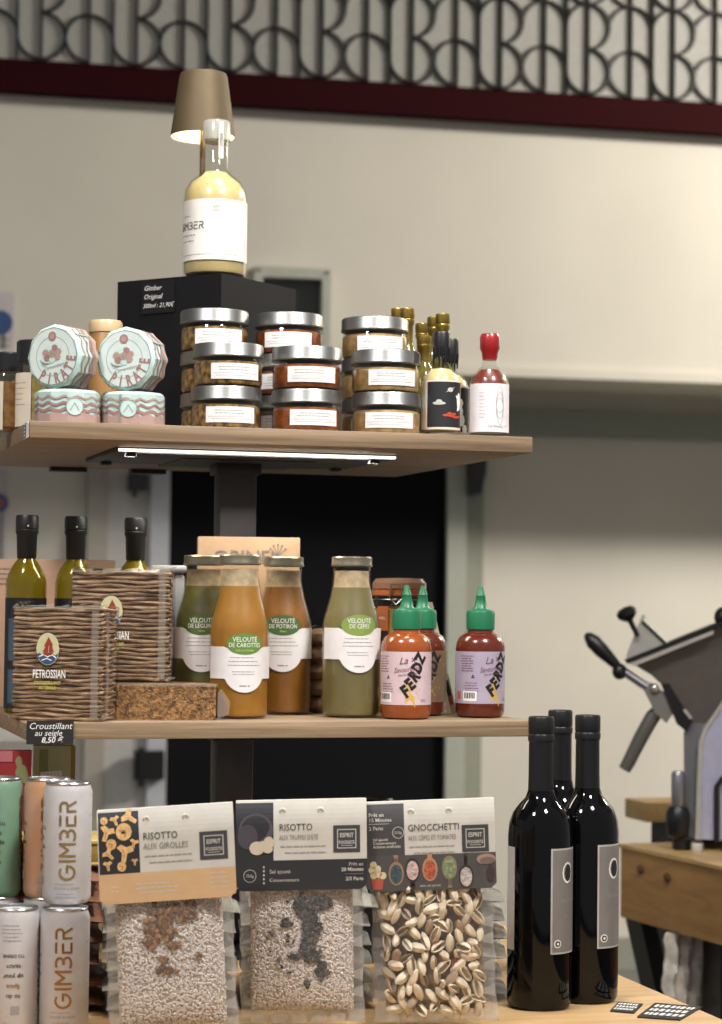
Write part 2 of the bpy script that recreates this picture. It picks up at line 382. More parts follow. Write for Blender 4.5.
# tag clip on the left end
t = thing('barcode_tag', 'small barcode tag clipped on the left end of the upper shelf', 'price tag')
P = Vector((-.001, .02, ZU-TH/2)); mp = lambda u, v, off: Vector((-.0012-off, .022+u, ZU-TH/2+v))
mb = MB(); mb.box((-.0007, .022, ZU-TH/2), (.001, .034, .017), PAPER); mb.build('holder', t)
mb = MB(); mb.strip(mp, -.002, .014, -.008, .008, M('blue grey print', '59636c', .6), 2, .0004)
for i in range(4): mb.strip(mp, 0, .012, -.006+i*.004, -.0045+i*.004, PAPER, 2, .0007)
mb.build('printed_face', t)

# ------------------------------------------------------------ riser box
k2 = Vector((.747, .665, 0)).normalized(); k1 = Vector((-.665, .747, 0)).normalized()
BC = at(221.5, 273, .20); BZ = BC.z; BC.z = 0; L = .156
rb = thing('riser_box', 'black square riser box standing cornerwise on the upper shelf', 'riser')
mb = MB(); mb.add([BC+Vector((0, 0, ZU)), BC+k1*L+Vector((0, 0, ZU)), BC+(k1+k2)*L+Vector((0, 0, ZU)), BC+k2*L+Vector((0, 0, ZU)),
                   BC+Vector((0, 0, BZ)), BC+k1*L+Vector((0, 0, BZ)), BC+(k1+k2)*L+Vector((0, 0, BZ)), BC+k2*L+Vector((0, 0, BZ))],
                  [(0, 1, 2, 3), (7, 6, 5, 4), (0, 4, 5, 1), (1, 5, 6, 2), (2, 6, 7, 3), (3, 7, 4, 0)], M('black laminate', '0e0d0f', .6, spec=.2)); mb.build('body', rb)
nf = Vector((-k2.x, -k2.y, 0))
def rmap(u, v, off): return BC - k1*u + nf*(.0015+off) + Vector((0, 0, BZ+v))
t = thing('price_card', 'black price card with white handwriting on the black riser box', 'price card')
mb = MB(); uu = -.100
q0 = -.118; q1 = -.068
mb.poly(rmap, [(q0, -.042), (q1, -.042), (q1, -.004), (q0, -.004)], M('black chalk card', '151417', .6, spec=.2), 0)
mb.poly(rmap, [(q0, -.004), (q1, -.004), (q1, -.042), (q0, -.042)], BLACKP, -.0012)
qm = (q0+q1)/2
mb.text(rmap, 'Gimber', .0085, q0+.004, -.014, CHALK, align='LEFT', shear=.3)
mb.text(rmap, 'Original', .0085, q0+.004, -.0245, CHALK, align='LEFT', shear=.3)
mb.text(rmap, '500ml : 21,90€', .0075, q0+.003, -.035, CHALK, align='LEFT', shear=.3); mb.build('card', t)

# brand letters drawn as strokes: G I M 3 E R
def gimber(mb, mp, u, v, size, w, m, start=0):
    def A(cx, cy, rx, ry, a, b, n=12): return [(cx+rx*cos(math.radians(a+(b-a)*i/n)), cy+ry*sin(math.radians(a+(b-a)*i/n))) for i in range(n+1)]
    L = [[A(.45, .5, .45, .5, 60, 360)+[(.5, .5)]], [[(0, 0), (0, 1)]],
         [[(0, 0), (0, 1), (.4, .45), (.8, 1), (.8, 0)]], [A(.2, .74, .36, .26, 120, -90)+A(.2, .26, .4, .26, 90, -130)],
         [[(0, 0), (.6, 0)], [(0, 0), (0, .55), (.55, .55)], [(0, 1), (.6, 1)]],
         [[(0, 1), (.35, 1)]+A(.35, .76, .24, .24, 90, -90, 8)+[(0, .52)], [(.3, .52), (.62, 0)], [(0, 0), (0, .52)]]]
    W_ = [.9, 0, .8, .6, .6, .62]; x = 0; c = u
    for i, g in enumerate(L):
        if i >= start:
            for pl in g: mb.stroke(lambda a, b, off, mp=mp: mp(a, b, off), [(c+p[0]*size, v+p[1]*size) for p in pl], w, m, .0005)
            c += (W_[i]+.33)*size
    return c
# ------------------------------------------------------------ large ginger bottle on the riser
P = BC + k1*.042 + k2*.043; P.z = BZ
gb = thing('drink_bottle', 'large pale yellow ginger drink bottle with white label on the riser box', 'bottle', P, face(P))
R_ = .0385; gb.scale = (1, 1, .977)
LIQ = M('pale ginger drink', 'c6b07c', .3, sss=.1, var=.05, coat=.3)
mb = MB(); mb.lathe([(.034, 0), (.0375, .003), (R_, .01), (R_, .098), (.0365, .111), (.030, .122), (.020, .130), (.0155, .137), (.0150, .190)], GLASSC, 48); mb.build('glass_body', gb)
mb = MB(); mb.lathe([(.0, .006), (.035, .006), (.0368, .010), (.0368, .098), (.0348, .110), (.0285, .1205), (.018, .128), (.0135, .133), (0, .134)], LIQ, 48); mb.build('drink', gb)
mb = MB(); mb.lathe([(0, .170), (.0128, .170), (.0128, .188), (0, .188)], M('pale stopper', 'b8b2a2', .4), 32)
mb.lathe([(.0150, .172), (.0172, .173), (.0172, .1945), (.0155, .197), (0, .197)], GLASS('frosted cap', 'e6e6e0', .15, .35, 'dcdad2'), 36); mb.build('stopper', gb)
mp = cyl(R_, 0); mb = MB(); mb.strip(mp, -.058, .058, .020, .0945, M('ginger bottle label', 'dcd6cd', .55), 40)
gimber(mb, mp, -.0345-.022, .058, .0082, .0013, INK)
mb.lines(mp, -.050, -.021, .050, .007, 2, .0012, GREYINK, seed=3); mb.lines(mp, -.05, .03, .026, .01, 1, .0008, GREYINK, seed=4)
mb.lines(mp, -.050, -.03, .074, .01, 1, .0009, GREYINK, seed=5)
for a in range(14): mb.stroke(mp, [(.001+.0075*cos(a*PI/7), .083+.0075*sin(a*PI/7)), (.001+.0075*cos((a+.7)*PI/7), .083+.0075*sin((a+.7)*PI/7))], .0006, GREYINK)
mb.text(mp, 'GIN', .005, .001, .083, GREYINK); mb.text(mp, 'GER', .005, .001, .0785, GREYINK); mb.build('label', gb)
mb = MB(); m2 = cyl(.0174, .35); mb.strip(m2, -.0032, .0032, .148, .194, M('seal paper', 'c9c6bb', .5), 4); mb.text(m2, 'GIMBER', .0055, .0018, .171, INK, rot=PI/2, sx=.9)
mb.build('seal', gb)

# ------------------------------------------------------------ lamp on the riser
P = BC + k1*.105 + k2*.100; P.z = BZ; zt = at(199, 74, P.y).z-BZ
lp = thing('table_lamp', 'bronze cordless table lamp with tapered shade on the riser box', 'lamp', P, face(P))
BRZ = M('bronze lacquer', '594a33', .6, .4, bump=.1, bscale=900); zs = zt-.079
mb = MB(); mb.lathe([(.0405, zs), (.0300, zt-.004), (.0285, zt), (.0, zt)], BRZ, 48, caps=False)
mb.lathe([(.0, zt-.0015), (.0275, zt-.0015), (.0290, zt-.005), (.0393, zs), (.0405, zs)], M('white shade lining', 'e8e0cc', .6), 48, caps=False); mb.build('lamp_shade', lp)
mb = MB(); mb.lathe([(.0035, .006), (.0035, zt-.004)], BRZ, 16); mb.build('pole', lp)
mb = MB(); mb.lathe([(.036, 0), (.038, .002), (.037, .008), (.0, .0095)], BRZ, 40); mb.build('base', lp)
mb = MB(); mb.lathe([(0, zs+.052), (.02, zs+.052), (.02, zs+.055), (0, zs+.055)], M('lamp disc', 'ffe9c8', emit=6), 24); mb.build('light_disc', lp)
l = bpy.data.lights.new('lamp_light', 'POINT'); l.energy = .35; l.color = (1, .85, .65); l.shadow_soft_size = .012
lo = bpy.data.objects.new('lamp_light', l); COL.objects.link(lo); lo.location = P+Vector((.012, -.004, zs+.035))

# ------------------------------------------------------------ spread jars
JR = .0395; JH = .0478
def jar(label, P, cont, rot, seed, group):
    t = thing('spread_jar', label, 'jar', P, face(P, 0), group)
    mb = MB(); mb.lathe([(.034, 0), (.037, .001), (.0385, .004), (.0385, .025), (.0365, .028), (.0365, .031)], GLASSC, 40); mb.build('glass_jar', t)
    mb = MB(); mb.lathe([(0, .0015), (.036, .0015), (.0377, .004), (.0377, .0235), (.0355, .0265), (0, .0270)], cont, 40); mb.build('spread', t)
    mb = MB(); mb.lathe([(.0380, .0305), (.0395, .0310), (.0398, .0325), (.0392, .0335), (.0392, .0440), (.0382, .0458), (.0365, .0464), (.034, .0456), (0, .0456)], STEEL, 48); mb.build('lid', t)
    mp = cyl(.0387, rot); mb = MB(); mb.strip(mp, -.0295, .0295, .0065, .0235, PAPER, 14, .0002)
    t.scale = (1, 1, 1.0257); mb.lines(mp, -.022, .02, .0190, .0030, 2, .0008, GREYINK, seed=seed); mb.lines(mp, -.027, .027, .0125, .0025, 2, .0005, GREYINK, seed=seed+1); mb.build('label', t)
    return t
def speck(name, a, b, sc=260):
    return M(name, a, .35, var=.25, vscale=sc, c2=b, coat=.2)
C1 = speck('olive tapenade', '46280c', 'a68248', 150); C2 = speck('tomato spread', '6a2e12', '985225', 120); C3 = speck('beige rillettes', 'a07c4c', 'bc9c6c', 90)
YF, YB = .056, .140
J = [('A', 225.5, YF, 0, C1, .17), ('A', 227.7, YF, 1, C1, .27), ('B', 214, YB, 0, C1, .3), ('B', 214, YB, 1, C1, .3), ('B', 214, YB, 2, C1, .17),
     ('C', 306, YF, 0, C2, .28), ('C', 306.5, YF, 1, C2, .19), ('D', 288.7, YB, 0, C2, -.2), ('D', 288.7, YB, 1, C2, -.2), ('D', 288.7, YB, 2, C2, -.03),
     ('E', 386, YF, 0, C3, .12), ('E', 385.4, YF, 1, C3, .25), ('F', 374.5, YB, 0, C3, 0), ('F', 374.5, YB, 1, C3, .1), ('F', 374.5, YB, 2, C3, .22)]
cn = {'A': ('speckled green-brown spread', 'front', 'left'), 'B': ('speckled green-brown spread', 'rear', 'left'), 'C': ('orange-red spread', 'front', 'middle'), 'D': ('orange-red spread', 'rear', 'middle'), 'E': ('beige spread', 'front', 'right'), 'F': ('beige spread', 'rear', 'right')}
for i, (s, px, Y, lv, c, ro) in enumerate(J):
    n = 2 if s in 'ACE' else 3; d = cn[s]
    pos = ('bottom', 'top')[lv] if n == 2 else ('bottom', 'middle', 'top')[lv]
    jar('jar of %s, %s of the %s stack beside the riser' % (d[0], pos, d[1]), col(px, Y, ZU+lv*JH), c, ro, i*3, 'silver-lidded spread jars on the upper shelf')

# ------------------------------------------------------------ wrapped cheeses
TEAL = M('pale teal wrapping paper', 'b2cac4', .5, bump=.5, bscale=90, var=.06, vscale=40)
PINK = M('dusty rose print', '94706a', .6); PINKL = M('pale rose print', 'a3877e', .6); GRN = M('grey green print and fold shade', '7c8a80', .6)
def polymap(R, n):
    def mp(u, v, off):
        a = u/R; st = 2*PI/n; q = (a % st)-st/2; rr = R*cos(PI/n)/cos(q)
        return Vector(((rr+off)*sin(a), -(rr+off)*cos(a), v))
    return mp
def cheese(name, label, P, rz, lying, seed, n=12):
    R = .0352; h = .037; Rn = random.Random(seed)
    t = thing(name, label, 'cheese', P, rz, 'paper-wrapped round cheeses on the upper shelf')
    T = Matrix() if lying else Matrix.Translation((0, 0, R*.985)) @ Matrix.Rotation(PI/2, 4, 'X')   # axis towards viewer
    off0 = 0 if lying else 0
    mb = MB(); V = []; Fc = []; prof = [(0, 0), (R-.003, 0), (R, .003), (R, h*.5), (R, h-.003), (R-.003, h), (0, h)]
    for j, (r, z) in enumerate(prof):
        for i in range(n):
            a = 2*PI*i/n; q = r*(1+(Rn.uniform(-.012, .012) if r else 0)); V.append(T @ Vector((q*sin(a), -q*cos(a), z)))
    for j in range(len(prof)-1):
        for i in range(n): k = (i+1) % n; Fc.append((j*n+i, j*n+k, (j+1)*n+k, (j+1)*n+i))
    mb.add(V, Fc, TEAL); bm_ = mb.build('wrapping_paper', t, sharp=.4)
    mb = MB(); pm = polymap(R*1.012, n); mp = lambda u, v, off: T @ pm(u, v, off)
    for j, (z, w, mt) in enumerate(((.004, .009, PINKL), (.0125, .0045, PINK), (.0195, .0035, PINK), (.0265, .003, PINKL))):
        if not lying: z = .003+j*.0085
        ph = Rn.uniform(0, 6)
        mb.strip(mp, 0, 2*PI*R*1.012, (lambda u, z=z, ph=ph: z+.0014*sin(u*330+ph)) if j or not lying else (lambda u: .0015), lambda u, z=z, w=w, ph=ph: z+w*.8+.0014*sin(u*330+ph), mt, n*8, .0004)
    for k in range(3):   # grey-green strips painting the shade of folds in the paper
        a = Rn.uniform(0, 6.28); mb.strip(mp, a*R, a*R+.003, .003, lambda u, a=a: .02+.015*sin((u-a*R)*900), GRN, 3, .0007)
    if lying:
        u0 = -.012+seed % 2*.02
        mb.oval(mp, u0+.045*0, .018, .010, .010, TEAL, 12, .0008)
        for a in range(12): mb.stroke(mp, [(u0+.0095*cos(a*PI/6), .018+.0095*sin(a*PI/6)), (u0+.0095*cos((a+1)*PI/6), .018+.0095*sin((a+1)*PI/6))], .0006, PINK, .0011)
        mb.stroke(mp, [(u0-.005, .014), (u0, .022), (u0+.005, .014)], .0008, PINKL, .0011)
    mb.build('printed_waves', t)
    # round face (top); for standing cheeses it looks forwards
    mb = MB(); z = h
    fm = (lambda u, v, off: T @ Vector((u, v, h+off))) if not lying else (lambda u, v, off: Vector((u, v, h+off)))
    mb.oval(fm, 0, 0, R*.86, R*.86, M('cheese face label', 'c3cfca', .5), 24, .0003)
    for rr, w in ((R*.87, .0006), (R*.60, .0005)):
        mb.stroke(fm, [(rr*cos(a*PI/20), rr*sin(a*PI/20)) for a in range(41)], w, GRN, .0005)
    for k, c in enumerate('PIRATE'):
        a = math.radians(-122+k*23); rr = R*.84; mb.text(fm, c, .0165, rr*cos(a), rr*sin(a), PINK, rot=a+PI/2, bold=.035, sx=.66, off=.0006)
    mb.text(fm, 'Camembert', .0055, .002, -.0125, GRN, rot=.2, shear=.3, off=.0006)
    # plain ornament in place of the printed figure: a rosette of petals and leaves
    mb.oval(fm, -.001, .0215, .0052, .0052, PINK, 12, .0006); mb.oval(fm, -.001, .0215, .003, .003, PINKL, 12, .0008)
    for q in range(7):
        a = 2*PI*q/7+.3; mb.oval(fm, -.001+.0085*cos(a), .003+.0065*sin(a), .0042, .0036, (PINKL, PINK, TEAL)[q % 3], 8, .0006+q*.00004)
    mb.oval(fm, -.001, .003, .0045, .004, PINKL, 10, .0012); mb.oval(fm, -.001, .003, .0015, .0015, GRN, 8, .0014)
    for q in range(4): mb.stroke(fm, [(-.016+q*.001, -.004-q*.002), (-.012+q*.003, -.0075)], .0008, GRN, .0006)
    mb.build('printed_face', t)
    return t
for i, (px, Y) in enumerate(((67, .052), (132.5, .052))):
    P = col(px, Y, ZU); cheese('wrapped_cheese', ('cheese in teal and rose paper lying flat at the left end of the shelf', 'cheese in teal and rose paper lying flat beside the riser box')[i], P, face(P, .2*i), True, i+1)
for i, (px, Y, tw) in enumerate(((72, .056, -.60), (138, .056, -.42))):
    P = col(px, Y, ZU+.0375); rz = face(P, tw)
    # the round face looks along local -Y
    t = cheese('wrapped_cheese', ('cheese in teal paper standing on edge, round printed face, left of two', 'cheese in teal paper standing on edge, round printed face, beside the riser')[i], P, rz, False, i+5)
# cheese box behind
P = col(104, .20, ZU); t = thing('round_box', 'small round box with orange rim and pale lid behind the standing cheeses', 'box', P, 0)
hh = at(104, 321, .20).z-ZU
mb = MB(); mb.lathe([(.017, 0), (.019, .002), (.019, hh-.016), (.017, hh-.012)], M('amber box', '8a6436', .4), 28); mb.build('body', t)
mb = MB(); mb.lathe([(.0195, hh-.014), (.0198, hh-.004), (.018, hh), (0, hh+.001)], M('pale lid', 'b8a078', .4), 28); mb.build('lid', t)

# jars with black lids at far left
def pickle(label, px, Y, ytop, r, lidh, cont, lab):
    P = col(px, Y, ZU); H = at(px, ytop, Y).z-ZU; t = thing('preserve_jar', label, 'jar', P, face(P))
    mb = MB(); mb.lathe([(r-.003, 0), (r, .004), (r, H-lidh-.008), (r-.004, H-lidh)], GLASSC, 32); mb.build('glass_jar', t)
    mb = MB(); mb.lathe([(0, .002), (r-.004, .002), (r-.0015, .005), (r-.0015, H-lidh-.012), (0, H-lidh-.010)], cont, 28)
    for i in range(46):
        a = random.uniform(-1.7, 1.7); z = random.uniform(.006, H-lidh-.014); rr = r-.0035
        mb.blob((rr*sin(a), -rr*cos(a), z), (.0018, .0018, .006), cont, 6, 4, Matrix.Rotation(random.uniform(-.9, .9), 3, 'Y').to_4x4())
    mb.build('contents', t)
    mb = MB(); mb.lathe([(r-.001, H-lidh), (r, H-lidh+.001), (r, H-.002), (r-.002, H), (0, H)], BLACKPL, 32); mb.build('lid', t)
    mb = MB(); mp = cyl(r+.0003, lab); mb.strip(mp, -.019, .015, .001, H-lidh-.012, CREAM, 14); mb.lines(mp, -.012, .010, H*.5, .006, 5, .0008, GREYINK, seed=4); mb.build('label', t)
pickle('tall jar with black lid and cream label at the left end of the upper shelf', 33, .11, 341, .0195, .025, M('pale pickles', 'a8924c', .4, var=.25, vscale=120), -.9)
pickle('jar of brown strips with black lid, furthest left on the upper shelf', 6, .17, 353, .0185, .022, M('brown dried strips', '8a6232', .5, var=.3, vscale=160), -1.0)

# ------------------------------------------------------------ small sauce bottles
def wax_bottle(name, label, P, H, liq, wax, kind):
    t = thing(name, label, 'bottle', P, face(P)); r = .0222
    mb = MB(); mb.lathe([(r-.002, 0), (r, .002), (r, .062), (r-.003, .071), (.013, .079), (.0085, .083), (.0078, H-.012)], GLASSC, 36); mb.build('glass_body', t)
    mb = MB(); mb.lathe([(0, .007), (r-.0035, .007), (r-.0015, .009), (r-.0015, .062), (r-.0045, .0705), (.011, .078), (0, .0785)], liq, 32); mb.build('sauce', t)
    mb = MB(); mb.lathe([(.0082, H-.030), (.0092, H-.022), (.0112, H-.017), (.0115, H-.004), (.0095, H), (0, H+.0005)] if kind == 'red' else [(.0088, H-.028), (.0098, H-.024), (.0100, H-.002), (.0092, H), (0, H)], wax, 28)
    if kind != 'red':
        for a, d in ((-1.2, .014), (-.7, .006), (-.25, .016), (.2, .008), (.6, .015), (1.1, .010)):
            mb.tube([(.0095*sin(a), -.0095*cos(a), H-.018), (.0092*sin(a), -.0092*cos(a), H-.025-d)], [.0016, .0009], wax, 6)
    mb.build('wax_cap', t)
    mp = cyl(r, 0); mb = MB()
    if kind == 'black':
        mb.strip(mp, -.036, .036, .008, .064, CREAM, 24); mb.strip(mp, -.0165, .030, .0105, .062, BLACKP, 20, .0004)
        SG = M('silver print', 'b8b8b2', .5); OR = M('orange print', 'b8452a', .5)
        mb.oval(mp, .011, .053, .0035, .0025, SG, 8, .0007); mb.stroke(mp, [(.0065, .0505), (.0155, .0555)], .0008, SG, .0008)
        mb.oval(mp, -.002, .0375, .0075, .0018, SG, 10, .0007); mb.oval(mp, -.002, .0395, .0035, .0022, SG, 8, .0009)
        for k, (u, v, a) in enumerate(((.006, .024, .004), (.012, .0235, .005), (.018, .022, .0045), (.010, .0262, .003), (.016, .0255, .003), (.022, .0225, .003))): mb.oval(mp, u, v, a, .0013, OR, 8, .0007+k*.0001)
        mb.oval(mp, .0235, .040, .0035, .010, WHITEINK, 8, .0009); mb.stroke(mp, [(.019, .046), (.0235, .040), (.021, .030)], .002, WHITEINK, .001)
    elif kind == 'astro':
        mb.strip(mp, -.036, .036, .008, .064, CREAM, 24); mb.strip(mp, -.024, .030, .0105, .062, BLACKP, 20, .0004)
        for k, (u, v, a, b) in enumerate(((.012, .044, .0045, .005), (.010, .034, .0065, .008), (.014, .024, .005, .007), (.019, .014, .004, .005))): mb.oval(mp, u, v, a, b, WHITEINK, 8, .0007+k*.0001)
    else:
        mb.strip(mp, -.034, .034, .006, .061, M('white sauce label', 'dcd6d8', .55), 24)
        for k in range(3):
            mb.stroke(mp, [(.0125+.0045*cos(a)-.0*k, .036+(.004+.0035*k)*sin(a)*2) for a in [i*PI/10 for i in range(21)]], .0004, GREYINK, .0006)
        mb.lines(mp, -.012, -.004, .05, .004, 8, .0005, GREYINK, seed=2); mb.text(mp, 'Le Sauce', .005, -.002, .011, GREYINK, shear=.3, align='LEFT'); mb.stroke(mp, [(.0, .012), (.008, .013), (.016, .0105), (.024, .014)], .0004, GREYINK)
    mb.build('label', t)
    return t
CRM = M('cream sauce', 'bca878', .35, coat=.3); REDS = M('brick red sauce', '66241a', .35, coat=.3)
BW = M('black wax', '121214', .4); RW = M('red wax', '8a1418', .3, coat=.4)
P = col(440.5, .052, ZU); wax_bottle('sauce_bottle', 'cream sauce bottle sealed in dripping black wax, label with saucer and planet', P, .1205, CRM, BW, 'black')
P = col(449.5, .112, ZU); wax_bottle('sauce_bottle', 'cream sauce bottle sealed in black wax just behind the planet label bottle', P, .1205, CRM, BW, 'astro')
P = col(489, .040, ZU); wax_bottle('sauce_bottle', 'red sauce bottle with red wax cap and white label at the shelf end', P, .1195, REDS, RW, 'red')
GOLD = M('gold foil cap', 'a88f48', .32, .85, bump=.2, bscale=500)
gold0 = None
gl = ['at the left, rearmost', 'second from the left', 'tallest of the middle pair', 'lowest, nearest the jars', 'rising just left of the black wax bottle', 'directly behind the black wax bottle']
for i, (px, Y, yt) in enumerate(((396.5, .30, 308.5), (406, .225, 308.5), (421, .29, 323.5), (423, .165, 336), (433, .245, 317), (441.5, .195, 314))):
    P = col(px, Y, ZU); H = at(px, yt, Y).z-ZU
    if i == 0:
        t = thing('miniature_bottle', 'x', 'bottle', P, 0, 'gold-capped small bottles on the upper shelf'); r = .0155
        mb = MB(); mb.lathe([(r-.002, 0), (r, .003), (r, H-.068), (r-.004, H-.058), (.0075, H-.046), (.0065, H-.040), (.0065, H-.018)], M('olive glass', '5a4f1c', .12, coat=.5), 28); mb.build('glass_body', t)
        mb = MB(); mb.lathe([(.0068, H-.040), (.0072, H-.022), (.0085, H-.020), (.0085, H-.015), (.0078, H-.014), (.0088, H-.012), (.0088, H-.001), (.008, H), (0, H)], GOLD, 28); mb.build('cap', t); H0 = H; g0 = t
    else: t = dup(g0, 'x', P, .5*i)
    t['label'] = 'small bottle with gold cap behind the jars, ' + gl[i]; t.scale = (1, 1, H/H0)

# ------------------------------------------------------------ lower shelf: oil bottles
OIL = M('green gold olive oil', '9c8a3a', .15, coat=.4, sss=.1); OG = GLASS('olive green glass', 'dcd8a0', .04)
def oil(label, P):
    t = thing('oil_bottle', label, 'bottle', P, face(P), 'black-capped olive oil bottles on the lower shelf'); r = .0232; H = .2255
    prof = [(r-.002, 0), (r, .003), (r, .148), (r-.002, .157), (.0165, .167), (.0105, .175), (.0095, .182), (.0095, .200)]
    mb = MB(); mb.lathe(prof, OG, 36); mb.build('glass_body', t)
    mb = MB(); mb.lathe([(0, .003)]+[(q[0]-.0016, q[1]+.001) for q in prof[:-1]]+[(0, .190)], OIL, 32); mb.build('oil', t)
    mb = MB(); mb.lathe([(.0105, .176), (.0110, .177), (.0118, .203), (.0130, .205), (.0132, .2085), (.0125, .2095), (.0132, .2105), (.0132, .223), (.0118, .2255), (0, .2255)], M('matt black cap', '161617', .45), 36)
    mb.oval(cyl(.0133, 0), .001, .213, .001, .001, WHITEINK, 6); mb.build('cap', t)
    mp = cyl(r, 0); mb = MB(); mb.strip(mp, -.036, .036, .006, .131, M('dark navy label', '15181d', .5), 24)
    BL = M('blue grey label print', '39505e', .6)
    mb.strip(mp, -.022, -.006, .060, .108, BL, 6, .0004); mb.strip(mp, -.022, -.004, .012, .050, BL, 6, .0004); mb.lines(mp, 0, .03, .122, .006, 3, .001, GREYINK, seed=9); mb.build('label', t)
    return t
oil('olive oil bottle with black cap, furthest left on the lower shelf', stand(24, 713, ZL, .0))
oil('olive oil bottle with black cap between the two wrapped crispbread blocks', col(73, .20, ZL))
oil('olive oil bottle with black cap behind the rear crispbread block', col(133, .205, ZL))
# peach carton behind
PEACH = M('peach card', 'cba68a', .6); P = col(40, .34, ZL); H = at(60, 560, .34).z-ZL
t = thing('carton', 'wide peach carton printed with fine text behind the oil bottles', 'box', P, face(P, -.02))
mb = MB(); mb.box((0, 0, H/2), (.175, .05, H), PEACH, bev=.0015); mb.build('body', t)
mb = MB(); mp = flat(-.0255); mb.lines(mp, -.07, -.03, H-.012, .006, 4, .001, GREYINK, seed=1); mb.lines(mp, .035, .055, H-.010, .006, 3, .001, GREYINK, seed=2)
for i in range(4): mb.strip(mp, .060+i*.0032, .0625+i*.0032, H-.0135, H-.010, INK, 1, .0004)
mb.build('print', t)

# ------------------------------------------------------------ crispbread
CR = M('toasted rye crispbread', '6e4e38', .8, bump=.6, bscale=260, var=.35, vscale=45, c2='a4886a', stretch=(1, 1, 6))
FILM = GLASS('clear film', 'fbfbfb', .12, ior=1.35); FILMW = GLASS('crinkled film', 'f2f0ea', .2, .16, 'd8d2c6')
def crisp_block(label, P, rz, w, d, h, seed, layers=26):
    Rn = random.Random(seed); t = thing('crispbread_block', label, 'crispbread', P, rz, 'film-wrapped crispbread blocks on the lower shelf')
    mb = MB(); per = []; n = 18; m_ = max(6, int(n*d/w))
    for i in range(n): per.append((-w/2+w*i/n, -d/2))
    for i in range(m_): per.append((w/2, -d/2+d*i/m_))
    for i in range(n): per.append((w/2-w*i/n, d/2))
    for i in range(m_): per.append((-w/2, d/2-d*i/m_))
    N = len(per); V = []; Fc = []; rings = 0
    for k in range(layers):
        z0 = h*k/layers; dz = h/layers; ph = Rn.uniform(0, 6); am = Rn.uniform(.0006, .0014); sc = 1-Rn.uniform(0, .012)
        for fz, inn in ((.06, .955), (.25, .995), (.62, 1.0), (.86, .96)):
            for i, (x, y) in enumerate(per):
                q = (inn*sc)+Rn.uniform(-.004, .004)
                wv = am*sin(i*.55+ph)+Rn.uniform(-.0003, .0003)
                ix = (1-inn)*w/2*.8; sx = x*(1-(1-q)*1.0); sy = y-(math.copysign(1, y)*(1-inn)*.05 if abs(y) > d/2-1e-6 else 0)
                V.append((sx, sy, min(h, max(0, z0+dz*fz+wv)))); 
            rings += 1
    for j in range(rings-1):
        for i in range(N): k = (i+1) % N; Fc.append((j*N+i, j*N+k, (j+1)*N+k, (j+1)*N+i))
    Fc.append(tuple(reversed(range(N)))); Fc.append(tuple((rings-1)*N+i for i in range(N)))
    mb.add(V, Fc, CR); mb.build('crispbread_slices', t, sharp=.9)
    mb = MB(); mb.box((0, 0, h/2+.0005), (w+.004, d+.004, h+.002), FILM, bev=.002)
    # gathered film at the seams and corners
    for sx, sy, sz, l in ((-1, -1, 1, .02), (1, -1, 1, .028), (1, -1, 0, .02), (-1, -1, 0, .012)):
        for q in range(5):
            u = sx*(w/2-Rn.uniform(.0, l)); z = sz*h+Rn.uniform(-.002, .003)*(1 if sz else .4)+.0015
            mb.add([(u, sy*(d/2+.002), z), (u+sx*.006+.004, sy*(d/2+.003), z+.003), (u+.010, sy*(d/2-.004), z+.004), (u-.006, sy*(d/2-.006), z+.001)], [(0, 1, 2, 3)], FILMW)
    for i in range(n):
        u = -w/2+w*i/n; dz_ = Rn.uniform(.0008, .003)
        mb.add([(u, -d/2-.0022, h-.001), (u+w/n, -d/2-.0022, h-.001), (u+w/n, -d/2+.004, h+dz_+.001), (u, -d/2+.004, h+dz_)], [(0, 1, 2, 3)], FILMW)
    mb.strip(lambda u, v, off: Vector((w/2+.0022+off, u, v)), -d/2+.006, -d/2+.016, .004, h-.004, FILMW, 2)
    mb.strip(flat(-d/2-.0021), w/2-.012, w/2-.004, .003, h-.003, FILMW, 2, .0002)
    mb.build('film_wrapper', t)
    mp = flat(-d/2-.0024, 0, 0); cx = -.010; cz = h*.635; mb = MB()
    mb.oval(mp, cx, cz, .0128, .0172, M('logo cream', 'b9b58c', .5), 20, .0002)
    BLU = M('logo blue', '2c4a72', .5)
    hh = lambda u: .0165*math.sqrt(max(0, 1-((u-cx)/.0122)**2))
    mb.strip(mp, cx-.0118, cx+.0118, lambda u: cz-hh(u), lambda u: min(cz+hh(u), cz-.0055+.0013*sin(u*900)), BLU, 20, .0004)
    mb.stroke(mp, [(cx-.009, cz-.008), (cx-.004, cz-.006), (cx, cz-.0085), (cx+.005, cz-.006), (cx+.009, cz-.009)], .0012, WHITEINK, .0006)
    mb.stroke(mp, [(cx-.006, cz-.012), (cx-.001, cz-.010), (cx+.004, cz-.012)], .001, WHITEINK, .0006)
    RS = M('logo red', '8e3026', .5)
    mb.poly(mp, [(cx-.005, cz-.004), (cx+.006, cz-.004), (cx+.004, cz-.0065), (cx-.004, cz-.0065)], RS, .0007)
    mb.poly(mp, [(cx-.0055, cz-.003), (cx+.0005, cz-.0035), (cx+.001, cz+.008)], RS, .0007); mb.poly(mp, [(cx+.0015, cz-.0035), (cx+.007, cz-.003), (cx+.002, cz+.011)], RS, .0007); mb.poly(mp, [(cx-.004, cz+.003), (cx+.006, cz+.004), (cx+.001, cz+.013)], RS, .0008)
    mb.text(mp, 'PETROSSIAN', .0125, cx+.002, h*.38, WHITEINK, bold=.012, sx=.52)
    YL = M('yellow lettering', 'b9b248', .5)
    mb.text(mp, 'CROUSTILLANT', .0046, cx, h*.325, YL, bold=.03, sx=.9); mb.text(mp, 'AU SEIGLE', .0046, cx, h*.28, YL, bold=.03, sx=.9)
    mb.build('printed_logo', t); return t
